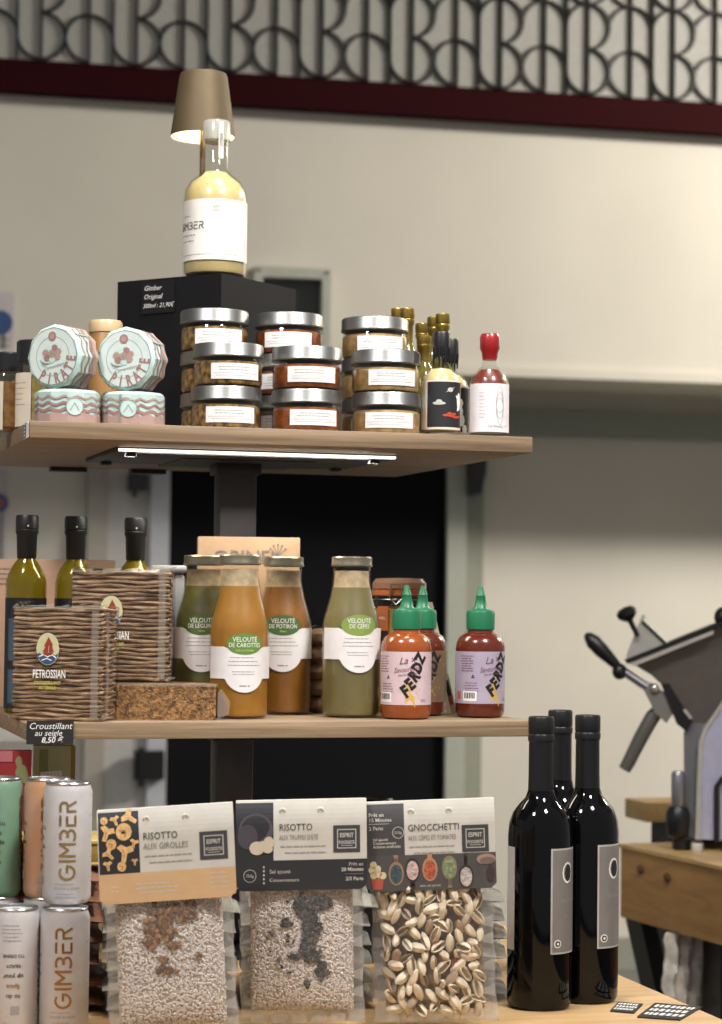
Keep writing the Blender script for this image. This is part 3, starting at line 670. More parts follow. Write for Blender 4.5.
P = col(64, .052, ZL); crisp_block('film-wrapped crispbread block with ship logo at the left front of the shelf', P, face(P, -.30), .100, .055, .121, 3)
P0 = onz(170, 720, ZL); 
P = col(165, P0.y+.062, ZL)
t = thing('crispbread_slab', 'flat seeded crispbread slab in film under the rear crispbread block', 'crispbread', P, -.17)
SEED = M('seeded crispbread', '6e4a28', .85, bump=1.0, bscale=420, var=.45, vscale=260, c2='a47a48')
mb = MB(); Rn = random.Random(5); nx, nz = 60, 18; w, d, h = .108, .118, .0385
V = []; Fc = []
for j in range(nz+1):
    for i in range(nx+1): V.append((-w/2+w*i/nx, -d/2-Rn.uniform(0, .0012), h*j/nz))
for j in range(nz):
    for i in range(nx): a = j*(nx+1)+i; Fc.append((a, a+1, a+nx+2, a+nx+1))
mb.add(V, Fc, SEED); mb.box((0, .0005, h/2), (w-.0005, d-.001, h), SEED); mb.build('seeded_bread', t)
mb = MB(); mb.box((0, 0, h/2+.0002), (w+.004, d+.005, h+.0012), FILM, bev=.002)
mb.add([(w/2+.002, -d/2, .001), (w/2+.014, -d/2-.001, .006), (w/2+.016, -d/2+.004, .020), (w/2+.006, -d/2+.004, .034), (w/2+.002, -d/2, .03)], [(0, 1, 2, 3, 4)], FILMW)
mb.strip(flat(-d/2-.0027), -w/2, w/2+.002, h-.002, h+.0012, FILMW, 2, 0); mb.build('film_wrapper', t)
slab = t
P = col(122, .128, ZL+.0402); crisp_block('film-wrapped crispbread block with ship logo resting on the flat slab', P, face(P, -.10), .109, .058, .1215, 8)
# white tin behind
P = col(167, .200, ZL); H = at(167, 565.5, .200).z-ZL; t = thing('white_tin', 'tall white tin with rounded lid behind the rear crispbread block', 'tin', P, face(P))
WM = M('white enamel', 'c4c4c6', .35); mb = MB(); mb.box((0, 0, (H-.01)/2), (.036, .036, H-.01), WM, bev=.004); mb.build('body', t)
mb = MB(); mb.box((0, 0, H-.0045), (.041, .041, .009), WM, bev=.003); mb.build('lid', t)

# handwritten sign on the lower shelf edge
t = thing('price_card', 'black price card with chalk handwriting on the lower shelf edge', 'price card')
xa = at(26.5, 730, -.003).x; xb = at(73.5, 730, -.003).x; xm = (xa+xb)/2; zt_ = ZL+.002; hb = .0245
mb = MB(); mb.box((xm, -.003, zt_-hb/2), (xb-xa, .0012, hb), BLACKP); mp = flat(-.0037, xm, zt_)
mb.text(mp, 'Croustillant', .0095, 0, -.0085, CHALK, shear=.25); mb.text(mp, 'au seigle', .0085, -.002, -.0155, CHALK, shear=.25); mb.text(mp, '8,50 €', .0085, .002, -.0228, CHALK, shear=.2, bold=.015); mb.build('card', t)

# ------------------------------------------------------------ soup bottles
def soup(label, P, cont, rot, zo, oval, title, dark=None):
    t = thing('soup_bottle', label, 'bottle', P, face(P), 'screw-top soup bottles on the lower shelf')
    t.scale = (1.03, 1.03, 1); prof = [(.0290, 0), (.0318, .002), (.0325, .007), (.0325, .096), (.0312, .108), (.0278, .121), (.0238, .136), (.0212, .150), (.0202, .160), (.0203, .171)]
    mb = MB(); mb.lathe(prof, GLASSC, 44); mb.build('glass_body', t)
    mb = MB(); mb.lathe([(0, .003)]+[(q[0]-.0014, q[1]+(.002 if i < 2 else 0)) for i, q in enumerate(prof[:-3])]+[(.0205, .147), (0, .147)], cont, 40)
    mb.lathe([(.0203, .147), (.0192, .155), (.0188, .166), (0, .166)], M('soup froth '+title[1][:4], 'b29c7c', .6, var=.2, vscale=120), 30); mb.build('soup', t)
    mb = MB(); mb.lathe([(.0212, .1705), (.0226, .171), (.0229, .1725), (.0223, .174), (.0223, .1805), (.0212, .182), (.019, .1815), (0, .1812)], M('champagne metal lid', 'a39a84', .3, .9), 40); mb.build('lid', t)
    mp = cyl(.0326, rot); mb = MB(); z0 = .0445+zo; z1 = .079+zo; R_ = .0238
    def bot(u): return min(z0, z0+.010-math.sqrt(max(0, R_**2-u*u))*1.05) if abs(u) < R_ else z0
    def top(u): return z1-.0035*max(0, cos(u/.0215*PI/2)) if abs(u) < .0215 else z1+.0008
    mb.strip(mp, -.046, .046, bot, top, PAPER, 60, .0002)
    OV = M(oval+' label oval', oval, .55); mb.oval(mp, 0, z1+.004, .0205, .0118, OV, 24, .0005)
    mb.text(mp, title[0], .0075, 0, z1+.0065, WHITEINK, sx=.85, off=.0007); mb.text(mp, title[1], .0068, 0, z1+.0005, WHITEINK, sx=.8, off=.0007); mb.text(mp, title[2], .0035, 0, z1-.0040, M('pale yellow ink', 'c8cf7a', .6), off=.0007)
    mb.lines(mp, -.020, .020, z1-.0115, .0042, 3, .0008, GREYINK, seed=2); mb.lines(mp, -.016, .016, z1-.027, .003, 2, .0007, GREYINK, seed=5); mb.lines(mp, -.006, .006, z1-.043, .003, 1, .0014, GREYINK, seed=7)
    mb.build('label', t); return t
SC = M('carrot soup', '9c6a20', .4, sss=.1, var=.12, vscale=30, coat=.2); SP = M('pumpkin soup', '84541a', .4, var=.12, vscale=30, coat=.2)
SG_ = M('green vegetable soup', '565829', .4, var=.25, vscale=24, c2='7a7540', coat=.2); SMU = M('mushroom soup', '70663f', .4, var=.1, vscale=26, coat=.2)
fr = .0325
soup('orange carrot soup bottle with white label, foremost of the group of three', stand(236.5, 719.4, ZL, fr), SC, .20, 0, '5f8038', ('VELOUTÉ', 'DE CAROTTES', 'à la coriandre'))
soup('darker orange soup bottle just right of and behind the carrot soup', stand(281, 715.2, ZL, fr), SP, 0, .020, '48663a', ('VELOUTÉ', 'DE POTIRON', 'doux'))
soup('green vegetable soup bottle behind the carrot soup, beside the crispbread', col(202, .148, ZL), SG_, -.05, .020, '4d6030', ('VELOUTÉ', 'DE LÉGUMES', 'verts'))
soup('khaki mushroom soup bottle standing alone in the middle of the shelf', stand(350, 718.4, ZL, fr), SMU, .29, .0215, '7c9444', ('VELOUTÉ', 'DE CÈPES', ''))

# carton with name behind
P = col(246, .226, ZL); H = at(246, 537.5, .226).z-ZL; wc = 105/pr(P)[2]
t = thing('carton', 'peach carton with dark lettering and sprig emblem behind the soup bottles', 'box', P, face(P, .04))
PE2 = M('pale peach card', 'c4a482', .6); mb = MB(); mb.box((0, 0, H/2), (wc-.004, .05, H), PE2, bev=.0012); mb.build('body', t)
mp = flat(-.0254); mb = MB(); mb.text(mp, 'OBINEL', .021, -.003, H-.030, GREYINK, sx=1.1)
for a in (-.9, -.45, 0, .45, .9): mb.stroke(mp, [(.034, H-.022), (.034+.011*sin(a), H-.022+.013*cos(a))], .0007, GREYINK); mb.oval(mp, .034+.0115*sin(a), H-.022+.0135*cos(a), .0012, .0012, GREYINK, 6)
mb.stroke(mp, [(.030, H-.026), (.038, H-.026)], .0007, GREYINK); mb.text(mp, '1890', .012, .033, H-.045, GREYINK); mb.build('print', t)

# wrapped biscuit pack behind mushroom soup
P = col(320, .175, ZL); H = at(320, 625, .175).z-ZL; t = thing('biscuit_pack', 'clear-wrapped pack of brown biscuits left of the mushroom soup', 'biscuits', P, face(P))
mb = MB(); BI = M('brown biscuits', '8c6a4a', .7, var=.3, vscale=90, bump=.5, bscale=120)
for k in range(5): mb.blob((0, 0, .0095+k*H/5.2), (.019, .017, .0105), BI, 16, 8, jit=.05)
mb.build('biscuits', t); mb = MB(); V = []
prof = [(.014, 0), (.020, .004)]+[(.0205+.0012*(-1)**k, .008+k*(H-.016)/9) for k in range(10)]+[(.016, H-.004), (.006, H)]
mb.lathe(prof, FILM, 14); mb.build('film_wrapper', t, sharp=.2)

# ------------------------------------------------------------ squeeze bottles
LID = M('green squeeze cap', '1b6c48', .4)
def squeeze(label, P, sauce, labc, rot, blk=True):
    t = thing('squeeze_bottle', label, 'bottle', P, face(P), 'green-topped chilli sauce bottles on the lower shelf'); r = .0284
    mb = MB(); mb.lathe([(.0225, 0), (.0262, .002), (.0282, .007), (r, .015), (r, .078), (.0275, .085), (.0245, .0915), (.019, .0955), (.0155, .097), (.0145, .100), (.0145, .104)], sauce, 44); mb.build('sauce_body', t)
    mb = MB(); V = []; pr_ = [(.0150, .100), (.0160, .101), (.0162, .119), (.0152, .1222), (.0115, .1228), (.0100, .124)]
    seg = 60
    for j, (rr, z) in enumerate(pr_):
        for i in range(seg): a = 2*PI*i/seg; q = rr*(1+(.02 if (i % 2 and 0 < j < 3) else 0)); V.append((q*sin(a), -q*cos(a), z))
    mb.add(V, [(j*seg+i, j*seg+(i+1) % seg, (j+1)*seg+(i+1) % seg, (j+1)*seg+i) for j in range(len(pr_)-1) for i in range(seg)], LID); cp = mb.build('cap', t)
    mb = MB(); mb.lathe([(.0100, .1235), (.0078, .126), (.0062, .132), (.0052, .1385), (.0056, .1395), (.0050, .141), (.0034, .146), (.0022, .150), (0, .1505)], LID, 28); mb.build('nozzle', cp)
    mp = cyl(r, rot); mb = MB(); mb.strip(mp, -.060, .055, .0165, .0757, labc, 60, .0002)
    YE = M('yellow splash', 'c9a24a', .6); MV = M('plum print', '6e3c50', .6); BK = M('bold black print', '15130f', .6)
    c = (-.003, .031)
    for k in range(9):
        a = k*2*PI/9+.2; q = a+PI/9; L_ = .014+.005*(k % 2)
        mb.poly(mp, [c, (c[0]+.008*cos(a-.35), c[1]+.008*sin(a-.35)), (c[0]+L_*cos(a), c[1]+L_*sin(a)), (c[0]+.008*cos(a+.35), c[1]+.008*sin(a+.35))], YE, .0004)
    mb.poly(mp, [(.004, .030), (.015, .032), (.024, .060), (.016, .066)], YE, .00035)
    for k, ch in enumerate('FERDZ'):
        u = -.004+.0058*k-.0003*k*k; v = .0265+.0082*k+.0004*k*k; mb.text(mp, ch, .0185-.0004*k, u, v, BK, rot=.62+.10*k, bold=.06, sx=.82, off=.0006)
    mb.text(mp, 'La', .011, -.010, .062, MV, rot=.1, shear=.4, off=.0006); mb.text(mp, 'Savoureuse', .0085, -.006, .0535, MV, rot=.12, shear=.4, sx=.75, off=.0006); mb.text(mp, 'sauce piment', .0042, -.005, .0495, MV, rot=.12, shear=.3, off=.0006)
    for k in range(5): a = k*PI*.4; mb.stroke(mp, [(.002, .067), (.002+.003*cos(a), .067+.003*sin(a))], .0012, MV)
    mb.lines(mp, -.045, -.027, .070, .0028, 7, .0009, MV, seed=4); mb.lines(mp, -.040, -.020, .0395, .003, 4, .0008, MV, seed=6)
    mb.strip(mp, -.041, -.024, .0195, .031, WHITEINK, 6, .0004); Rn = random.Random(2); u = -.039
    while u < -.027: w = Rn.uniform(.0005, .0016); mb.strip(mp, u, u+w, .0225, .029, INK, 1, .0006); u += w+Rn.uniform(.0005, .0011)
    OR2 = M('orange print block', 'b0603a', .6); mb.strip(mp, -.051, -.045, .0215, .030, OR2, 3, .0004); mb.stroke(mp, [(-.030, .046), (-.027, .046), (-.0285, .049), (-.030, .046)], .001, INK)
    mb.strip(mp, .026, .034, .055, .070, labc, 3, .0003); mb.text(mp, '25cl', .0045, .014, .020, MV, off=.0006)
    mb.build('label', t); return t
LP = M('pale pink label', 'ccb4b8', .5); LV = M('lavender label', 'a79cae', .5); LT = M('brown grey label', '6f5a44', .5)
S1 = M('orange chilli sauce', '8c441a', .22, coat=.5, var=.1, vscale=50); S2 = M('red brown chilli sauce', '5a2412', .22, coat=.5, var=.1, vscale=50); S3 = M('dark red chilli sauce', '5c2010', .22, coat=.5)
squeeze('orange chilli squeeze bottle with pink label and green cap, left of the three', stand(406, 720, ZL, .0284), S1, LP, .25)
squeeze('chilli squeeze bottle with brown label half hidden behind the pink label one', col(421.5, .118, ZL), S2, LT, .25)
squeeze('dark red chilli squeeze bottle with lavender label alone at the right end', stand(481, 718.4, ZL, .0284), S3, LV, .72)

# swing-top jar behind
P = col(398, .205, ZL); H = at(398, 578, .205).z-ZL; r = .0325
t = thing('swing_top_jar', 'large clip-top glass jar with yellow contents behind the chilli sauces', 'jar', P, face(P, -.1))
mb = MB(); mb.lathe([(r-.004, 0), (r, .004), (r, H-.036), (r-.003, H-.028), (r-.004, H-.022)], GLASSC, 36); mb.build('glass_jar', t)
mb = MB(); mb.lathe([(0, .003), (r-.005, .003), (r-.0015, .006), (r-.0015, H-.037), (0, H-.033)], M('golden preserve', 'b48a3c', .4, var=.15, vscale=40), 32); mb.build('contents', t)
mb = MB(); mb.lathe([(r-.003, H-.022), (r+.001, H-.021), (r+.001, H-.015), (r-.003, H-.014)], M('orange rubber ring', 'b06a38', .6), 36); mb.build('rubber_seal', t)
mb = MB(); mb.lathe([(r-.003, H-.014), (r, H-.013), (r, H-.006), (r-.004, H-.001), (r-.012, H), (0, H-.002)], GLASS('rosy glass lid', 'e8c8a8', .08, .5, 'c4987c'), 36); mb.build('lid', t)
mb = MB(); WR = M('zinc wire', '9a9a98', .3, .9)
mb.tube([(-.008, -r-.0015, H-.024), (-.006, -r-.003, H-.008), (.006, -r-.003, H-.008), (.008, -r-.0015, H-.024), (0, -r-.004, H-.032), (-.008, -r-.0015, H-.024)], .0009, WR, 6)
mb.tube([((r-.001)*sin(a*PI/12), -(r-.001)*cos(a*PI/12), H-.026) for a in range(25)], .0008, WR, 6); mb.build('wire_clip', t)
mb = MB(); mp = cyl(r, -.55); mb.strip(mp, -.008, .008, H-.075, H-.034, M('orange jar label', 'b5673c', .5), 6); mb.strip(mp, -.008, .008, H-.075, H-.063, BLACKP, 6, .0004); mb.text(mp, 'MIEL', .005, 0, H-.050, WHITEINK); mb.build('label', t)
# leaning card
pa = at(429, 602, .20); pb = onz(457, 712, ZL)
t = thing('leaning_card', 'cream card leaning edge-on behind the chilli sauce bottles', 'card')
mb = MB(); x0, z0 = col(457, .15, ZL).x, ZL; q = at(430, 602, .15); x1, z1 = q.x, q.z
mb.prism([(x0, z0), (x0-.007, z0), (x1-.004, z1), (x1+.003, z1)], .15, .17, M('cream board', 'c6b998', .6)); mb.build('board', t)
mb = MB(); mb.prism([(x0-.0075+(x1+.003-x0)*a, z0+(z1-z0)*a) for a in (.08, .08, .35, .35)], .14, .2, INK)
P = (x0, .15, z0)
mp = lambda u, v, off: Vector((x0+(x1-x0)*v-.0005+u, .1495-off, z0+(z1-z0)*v))
mb = MB(); mb.strip(mp, -.006, -.001, .08, .16, M('orange sticker', 'b0603a', .5), 2); mb.strip(mp, -.006, -.001, .16, .3, INK, 2); mb.build('sticker', t)

# ------------------------------------------------------------ drink cans
CANW = M('white can lacquer', 'bcb8b8', .38, .15); ALU = M('can aluminium', 'a9a9a9', .28, .95)
CG_ = M('copper foil lettering', 'a0703c', .35, .5); CG2 = M('gold foil lettering', '9c8658', .35, .5)
CR_ = .0238; CH = .1175
def can(label, P, colr, rot, ink, kind='front'):
    t = thing('drink_can', label, 'can', P, face(P), 'slim ginger drink cans stacked at the left'); r = CR_
    mb = MB(); mb.lathe([(r-.005, .0008), (r-.003, 0), (r-.001, .003), (r, .006), (r, CH-.009), (r-.0022, CH-.003)], colr, 44); mb.build('can_body', t)
    mb = MB(); mb.lathe([(r-.0024, CH-.0032), (r-.0018, CH-.001), (r-.0024, CH), (r-.0036, CH-.0008), (r-.0045, CH-.004), (0, CH-.004)], ALU, 40)
    mb.box((0, -.006, CH-.0030), (.009, .016, .0012), ALU, bev=.0005); mb.build('can_lid', t)
    mb = MB(); c = cyl(r, rot)
    mp = lambda u, v, off: c(-v, u, off)      # vertical lettering reading upwards
    gimber(mb, mp, .0245, -.0075, .0145, .0022, ink)
    mb.lines(c, -.012, .012, .0195, .003, 1, .0006, GREYINK, seed=1); mb.text(c, 'GINGER & HERBS', .0034, 0, .0145, GREYINK, off=.0004); mb.lines(c, -.012, .012, .010, .003, 2, .0006, GREYINK, seed=2); mb.lines(c, -.012, .012, .0055, .003, 1, .0005, GREYINK, seed=3)
    b = cyl(r, rot-1.75); b2 = lambda u, v, off: b(u, v, off)
    for k, (s_, sz) in enumerate((('TO DRINK', .0045), ('READY', .0045), ('up your', .0062), ('Spice', .0062), ('to do', .0062))): mb.text(b2, s_, sz, .006, .075-k*.0095, INK if k != 3 else CG_, rot=PI, bold=.015, off=.0004)
    mb.lines(b2, -.006, .016, .102, .0036, 5, .0007, GREYINK, seed=8); mb.strip(b2, .004, .012, .018, .026, GREYINK, 3, .0004)
    for k in range(3): mb.stroke(b2, [(.0, .008+.0*k), (.004*cos(k*2.1), .008+.004*sin(k*2.1))], .0005, GREYINK)
    for k in range(5): c3 = cyl(r, rot+1.0); mb.lines(c3, .002, .006, .105-k*.02, .002, 1, .0007, GREYINK, seed=20+k)
    mb.build('printed_lettering', t); return t
b1 = stand(60, 1034, TZ, CR_)
GC = M('green can lacquer', '6f9078', .38, .2); OC = M('orange can lacquer', 'c08452', .38, .3, c2='c8b0a0', var=.05, vscale=6)
f12 = stand(9.5, 1034, TZ, CR_)
can('white slim can with copper lettering, bottom front row beside the bags', b1, CANW, -.05, CG_)
can('white slim can turned to its small print, bottom front row at the left', f12, CANW, 1.45, CG_)
P1 = b1.copy(); P1.z = TZ+CH; q = onz(63, 905, TZ+CH)+_H*CR_
bk = _H*.049
can('white slim can with gold lettering standing on top of the front row', Vector((q.x, q.y, TZ+CH)), CANW, .0, CG2)
pb1 = Vector((q.x, q.y, 0))-_R0*.0255+_H*.0435; pb2 = pb1-_R0*.0495
for i, (p_, c_) in enumerate(((pb1, OC), (pb2, GC))):
    can(('white slim can in the rear bottom row under the orange can', 'white slim can in the rear bottom row under the green can')[i], Vector((p_.x, p_.y, TZ)), CANW, 2.5, CG_)
    can(('orange slim can with copper lettering half hidden behind the top white can', 'green slim can cut by the left edge, on the top row')[i], Vector((p_.x, p_.y, TZ+CH)), c_, (.05, 1.35)[i], CG_)

# red bag and framed carton behind the cans
P = col(-2, .16, TZ); H = at(5, 750, .16).z-TZ
t = thing('gift_bag', 'red and pink bag with green leaf print behind the green can', 'bag', P, face(P))
mb = MB(); mb.add([(-.035, -.02, 0), (.031, -.02, 0), (.031, .02, 0), (-.035, .02, 0), (-.03, -.014, H), (.033, -.014, H), (.033, .006, H), (-.03, .006, H)], [(3, 2, 1, 0), (4, 5, 6, 7), (0, 1, 5, 4), (1, 2, 6, 5), (2, 3, 7, 6), (3, 0, 4, 7)], M('red paper', 'a8323a', .5)); mb.build('body', t)
mb = MB(); mp = lambda u, v, off: Vector((u, -.0203+.006*v/H-off, v)); LF = M('sage leaf print', '8f9468', .6)
for k, (u, v, a, b) in enumerate(((.019, H-.012, .004, .006), (.022, H-.024, .007, .009), (.018, H-.036, .004, .007), (.026, H-.030, .004, .006))): mb.oval(mp, u, v, a, b, LF, 8, .0005+k*.0001)
mb.strip(mp, -.03, .012, H-.012, H, M('pink paper', 'c87884', .5), 3, .0006); mb.build('print', t)
P = col(50, .22, TZ); H = at(50, 745, .22).z-TZ
t = thing('picture_carton', 'green and cream carton with gold edge under the lower shelf, behind cans', 'box', P, face(P))
mb = MB(); mb.box((0, 0, H/2), (.046, .03, H), M('pale green card', 'a9b08c', .6)); mb.box((.0225, -.013, H/2), (.005, .006, H), M('gold edge', '8a7434', .4, .5)); mb.build('body', t)
mb = MB(); mp = flat(-.0155); mb.strip(mp, -.016, -.006, H-.045, H-.004, M('sage panel', '7d8a60', .6), 2, .0002); mb.poly(mp, [(-.015, H-.042), (.010, H-.037), (.010, H-.028), (-.015, H-.030)], PAPER, .0005)
for k in range(6): mb.stroke(mp, [(-.014+k*.004, H-.041), (-.014+k*.004, H-.030)], .0005, GREYINK, .0007)
mb.build('print', t)
# grey counter further back at left
t = thing('back_counter', 'grey counter top seen under the lower shelf at far left', 'counter')
a = onz(75, 741, .953); b = onz(0, 752, .953); d_ = (b-a); e_ = a+Vector((-.1, .45, 0))
mb = MB(); m_ = M('grey laminate', '97958f', .5); p4 = [a, Vector((a.x-.5, a.y-.02, a.z)), Vector((a.x-.6, a.y+.45, a.z)), e_]; print('BACK', a, b)
mb.add([tuple(p) for p in p4]+[(p.x, p.y, .915) for p in p4], [(0, 1, 2, 3), (7, 6, 5, 4), (0, 4, 5, 1), (1, 5, 6, 2), (2, 6, 7, 3), (3, 7, 4, 0)], m_); mb.build('worktop', t)
for p in p4:
    c = sum(p4, Vector())/4; q = p+(c-p)*.12; mb = MB(); mb.box((q.x, q.y, .4575), (.04, .04, .915), BLACKPL); mb.build('leg', t)

# ------------------------------------------------------------ bags with header cards
CARDG = M('grey header card', 'b9b4aa', .6); CHAR = M('charcoal print', '212125', .6); OP = M('apricot print', 'bd9a72', .6); MUSH = M('mushroom print', 'cba36c', .6, var=.2, vscale=300); MUS2 = M('mushroom shade print', '9a6c40', .6)
SEAL = GLASS('film seal margin', 'eeeeec', .14, .30, 'd8d6d2', 1.5); RICE = M('white rice', 'd6ccc4', .55, var=.1, vscale=300); RICEB = M('rice mass', 'b3a79b', .8)
BW_, BH_ = .120, .215
def pillow(w, h, z0, t, mat, mb, n=14, bx=0):
    V = []; Fc = []
    for sgn in (-1, 1):
        o = len(V)
        for j in range(n+1):
            for i in range(n+1):
                u = -1+2*i/n; v = -1+2*j/n; th = t*((1-u**4)*(1-v**4))**.5
                V.append((u*w/2, sgn*th+bx, z0+(v+1)/2*h))
        for j in range(n):
            for i in range(n):
                a = o+j*(n+1)+i; q = (a, a+1, a+n+2, a+n+1); Fc.append(q if sgn < 0 else q[::-1])
    mb.add(V, Fc, mat)
def surf(u, v, w, h, z0, t): th = t*(max(0, 1-u**4)*max(0, 1-v**4))**.5; return Vector((u*w/2, -th, z0+(v+1)/2*h))
def logo(mb, mp, u, v, s):
    mb.strip(mp, u-s, u+s, v-s, v+s, M('logo charcoal', '38373a', .6), 2, .0004); q = s*.68
    mb.stroke(mp, [(u-q, v-q), (u+q, v-q), (u+q, v+q), (u-q, v+q), (u-q, v-q)], s*.07, CARDG, .0006)
    mb.text(mp, 'ESPRIT', s*.44, u, v+s*.12, CARDG, bold=.02, sx=.8, off=.0007); mb.text(mp, 'FOODISTE', s*.34, u, v-s*.38, CARDG, bold=.02, sx=.75, off=.0007); mb.stroke(mp, [(u-q*.6, v-s*.5), (u+q*.6, v-s*.5)], s*.04, CARDG, .0007)
def bag(label, px, py, kind, tilt, group):
    P = stand(px, py, TZ, .012); P.z = TZ+.006
    t = thing('food_pouch', label, 'food pouch', P, face(P), group); t.rotation_euler = (-.05, -tilt, face(P))
    Rn = random.Random(hash(kind) % 1 + len(kind)*7)
    # film with flat sealed margins
    mb = MB(); w, h = BW_, BH_-.02; n = 16
    V = []; Fc = []
    for j in range(n+1):
        for i in range(7):
            u = -w/2+w*i/6; V.append((u+.0012*sin(j*1.7+i), .006+.0015*sin(j*1.1+i*2)*(1 if i in (0, 6) else .3), h*j/n))
    for j in range(n):
        for i in range(6): a = j*7+i; Fc.append((a, a+1, a+8, a+7))
    mb.add(V, Fc, SEAL)
    for sx in (-1, 1):   # crimped seal ridges catching the light
        for j in range(7):
            z = .02+j*.024+Rn.uniform(-.006, .006); mb.add([(sx*(w/2-.001), .004, z), (sx*(w/2-.012), -.003, z+.003), (sx*(w/2-.011), -.004, z+.009), (sx*(w/2-.001), .003, z+.012)], [(0, 1, 2, 3)], SEAL)
    for j in range(6):
        u = -w/2+.01+j*.019; mb.add([(u, -.003, .001), (u+.017, -.004, .0), (u+.015, -.006, .008), (u+.003, -.005, .010)], [(0, 1, 2, 3)], SEAL)
    mb.build('film_pouch', t)
    cw, ch, z0, th = w-.020, BH_-.075, .012, .013
    if kind != 'pasta':
        mb = MB(); pillow(cw, ch+.02, z0, th-.0008, RICEB, mb, 20)
        for k in range(4200):
            u = Rn.uniform(-.985, .985); v = Rn.uniform(-.985, .985); p = surf(u, v, cw, ch+.02, z0, th); a = Rn.uniform(0, PI)
            R = Matrix.Rotation(a, 4, 'Y') @ Matrix.Rotation(Rn.uniform(-.4, .4), 4, 'Z'); l = Rn.uniform(.0019, .0027)
            V = [p+R @ Vector(q) for q in ((l, 0, 0), (-l, 0, 0), (0, .0008, 0), (0, -.0009, 0), (0, 0, .0009), (0, 0, -.0009))]
            mb.add(V, [(0, 4, 3), (0, 3, 5), (0, 5, 2), (0, 2, 4), (1, 3, 4), (1, 5, 3), (1, 2, 5), (1, 4, 2)], RICE)
        o = mb.build('rice', t, sharp=2.5); o['kind'] = 'stuff'
        if kind == 'girolle': cl = [(-.1, .72, .16, .15, 34), (.28, .78, .18, .10, 28), (-.30, .52, .14, .12, 26), (-.05, .50, .12, .12, 16), (-.34, .32, .10, .05, 10), (.05, .26, .10, .05, 8), (-.12, .05, .05, .02, 6), (-.10, -.12, .12, .06, 14), (.52, .05, .03, .04, 4)]
        else: cl = [(.0, .72, .16, .10, 22), (.10, .50, .10, .16, 30), (.40, .75, .14, .07, 16), (.12, .18, .10, .16, 26), (-.3, .42, .1, .06, 8), (.28, .35, .08, .1, 8), (.20, -.12, .12, .12, 26), (.38, -.35, .08, .12, 14), (.05, .0, .08, .05, 8), (-.12, -.10, .08, .04, 6), (.10, -.55, .04, .05, 4), (-.38, .1, .3, .3, 5)]
        mats = (M('dried girolle', '5e4026', .7), M('pale dried girolle', '8d6840', .7)) if kind == 'girolle' else (M('black truffle flake', '24211f', .7), M('grey truffle flake', '4d4a44', .7))
        mb = MB()
        cl = [(a, (b+1)*.74-1, c_, d_*.8, e) for a, b, c_, d_, e in cl]
        for (cu, cv, su_, sv, n_) in cl:
            for k in range(n_*2):
                u = max(-.93, min(.93, Rn.gauss(cu, su_*.6))); v = max(-.93, min(.93, Rn.gauss(cv, sv*.6))); p = surf(u, v, cw, ch+.02, z0, th+.0018)
                mb.blob(p, (Rn.uniform(.0012, .0036), .0013, Rn.uniform(.0010, .0026)), mats[Rn.random() < .35], 6, 4, Matrix.Rotation(Rn.uniform(0, PI), 4, 'Y'), .25)
        o = mb.build('mushroom_flakes' if kind == 'girolle' else 'truffle_flakes', t, sharp=.5); o['kind'] = 'stuff'
    else:
        PA = M('pale pasta', 'c8b698', .5, var=.15, vscale=120, c2='d6c8b0'); PB = M('tinted pasta', '9c8672', .5)
        # ribbed shell: an open curled lozenge with a groove
        sh = MB(); nn = 10; V = []; Fc = []
        for j in range(nn+1):
            v = -1+2*j/nn; wd = math.sqrt(max(0, 1-v*v*.98))
            for i in range(9):
                a = -2.5+5.0*i/8; rr = .0042*(1+.07*cos(i*PI)); V.append((rr*wd*sin(a), -rr*.8*wd*cos(a), v*.0082+.0008*cos(a)))
        for j in range(nn):
            for i in range(8): q = j*9+i; Fc.append((q, q+1, q+10, q+9))
        sh.add(V, Fc, PA); base = sh.build('pasta_shell', t)
        sh2 = base.data.copy(); sh2.materials[0] = PB
        sol = base.modifiers.new('s', 'SOLIDIFY'); sol.thickness = .001
        pts = []; tries = 0
        while len(pts) < 98 and tries < 9000:
            tries += 1; u = Rn.uniform(-.93, .93); v = Rn.uniform(-.97, .42)
            if all(((u-a)*cw/2)**2+((v-b)*(ch+.03)/2)**2 > .0088**2 for a, b in pts): pts.append((u, v))
        for k, (u, v) in enumerate(pts):
            o = base if k == 0 else base.copy()
            if k: COL.objects.link(o)
            if k % 7 == 3: o.data = sh2
            o.location = surf(u, v, cw, ch+.03, z0-.003, th+.001); o.rotation_euler = (Rn.uniform(-.5, .5), Rn.uniform(0, PI), Rn.uniform(-1.2, 1.2)+(PI if Rn.random() < .45 else 0)); q = Rn.uniform(.95, 1.25); o.scale = (q, q, q)
        mb = MB(); pillow(cw-.004, ch+.02, z0, th-.006, M('pasta mass', '77654f', .8, bump=1, bscale=90, var=.4, vscale=120), mb, 16)
        for (cu, cv) in ((.35, -.45), (.45, -.40), (.2, -.38), (-.35, -.62), (.05, -.2), (.5, .6), (-.2, .6)):
            p = surf(cu, cv, cw, ch+.02, z0, th+.001); mb.blob(p, (.005, .002, .004), M('dried tomato', '6a3222', .6), 8, 5, jit=.3)
        mb.build('pasta_filling', t)
    # clear front film, bulged
    mb = MB(); pillow(cw+.012, ch+.034, z0-.006, th+.0035, GLASS('pouch front film', 'fdfdfd', .18, .05, 'd8d4cc', 1.35), mb, 18); mb.build('front_film', t)
    # header card
    cwid, chh = .127, .0865; cz = BH_-chh; y = -.0190
    cd = MB(); c = .005
    out = [(-cwid/2, c), (-cwid/2+c, 0), (cwid/2-c, 0), (cwid/2, c), (cwid/2, chh), (-cwid/2, chh)]
    tl = -.012
    def mp(u, v, off): return Vector((u+v*tl*0, y-off+max(0, v-.060)**2*7.5, cz+v-u*tl))
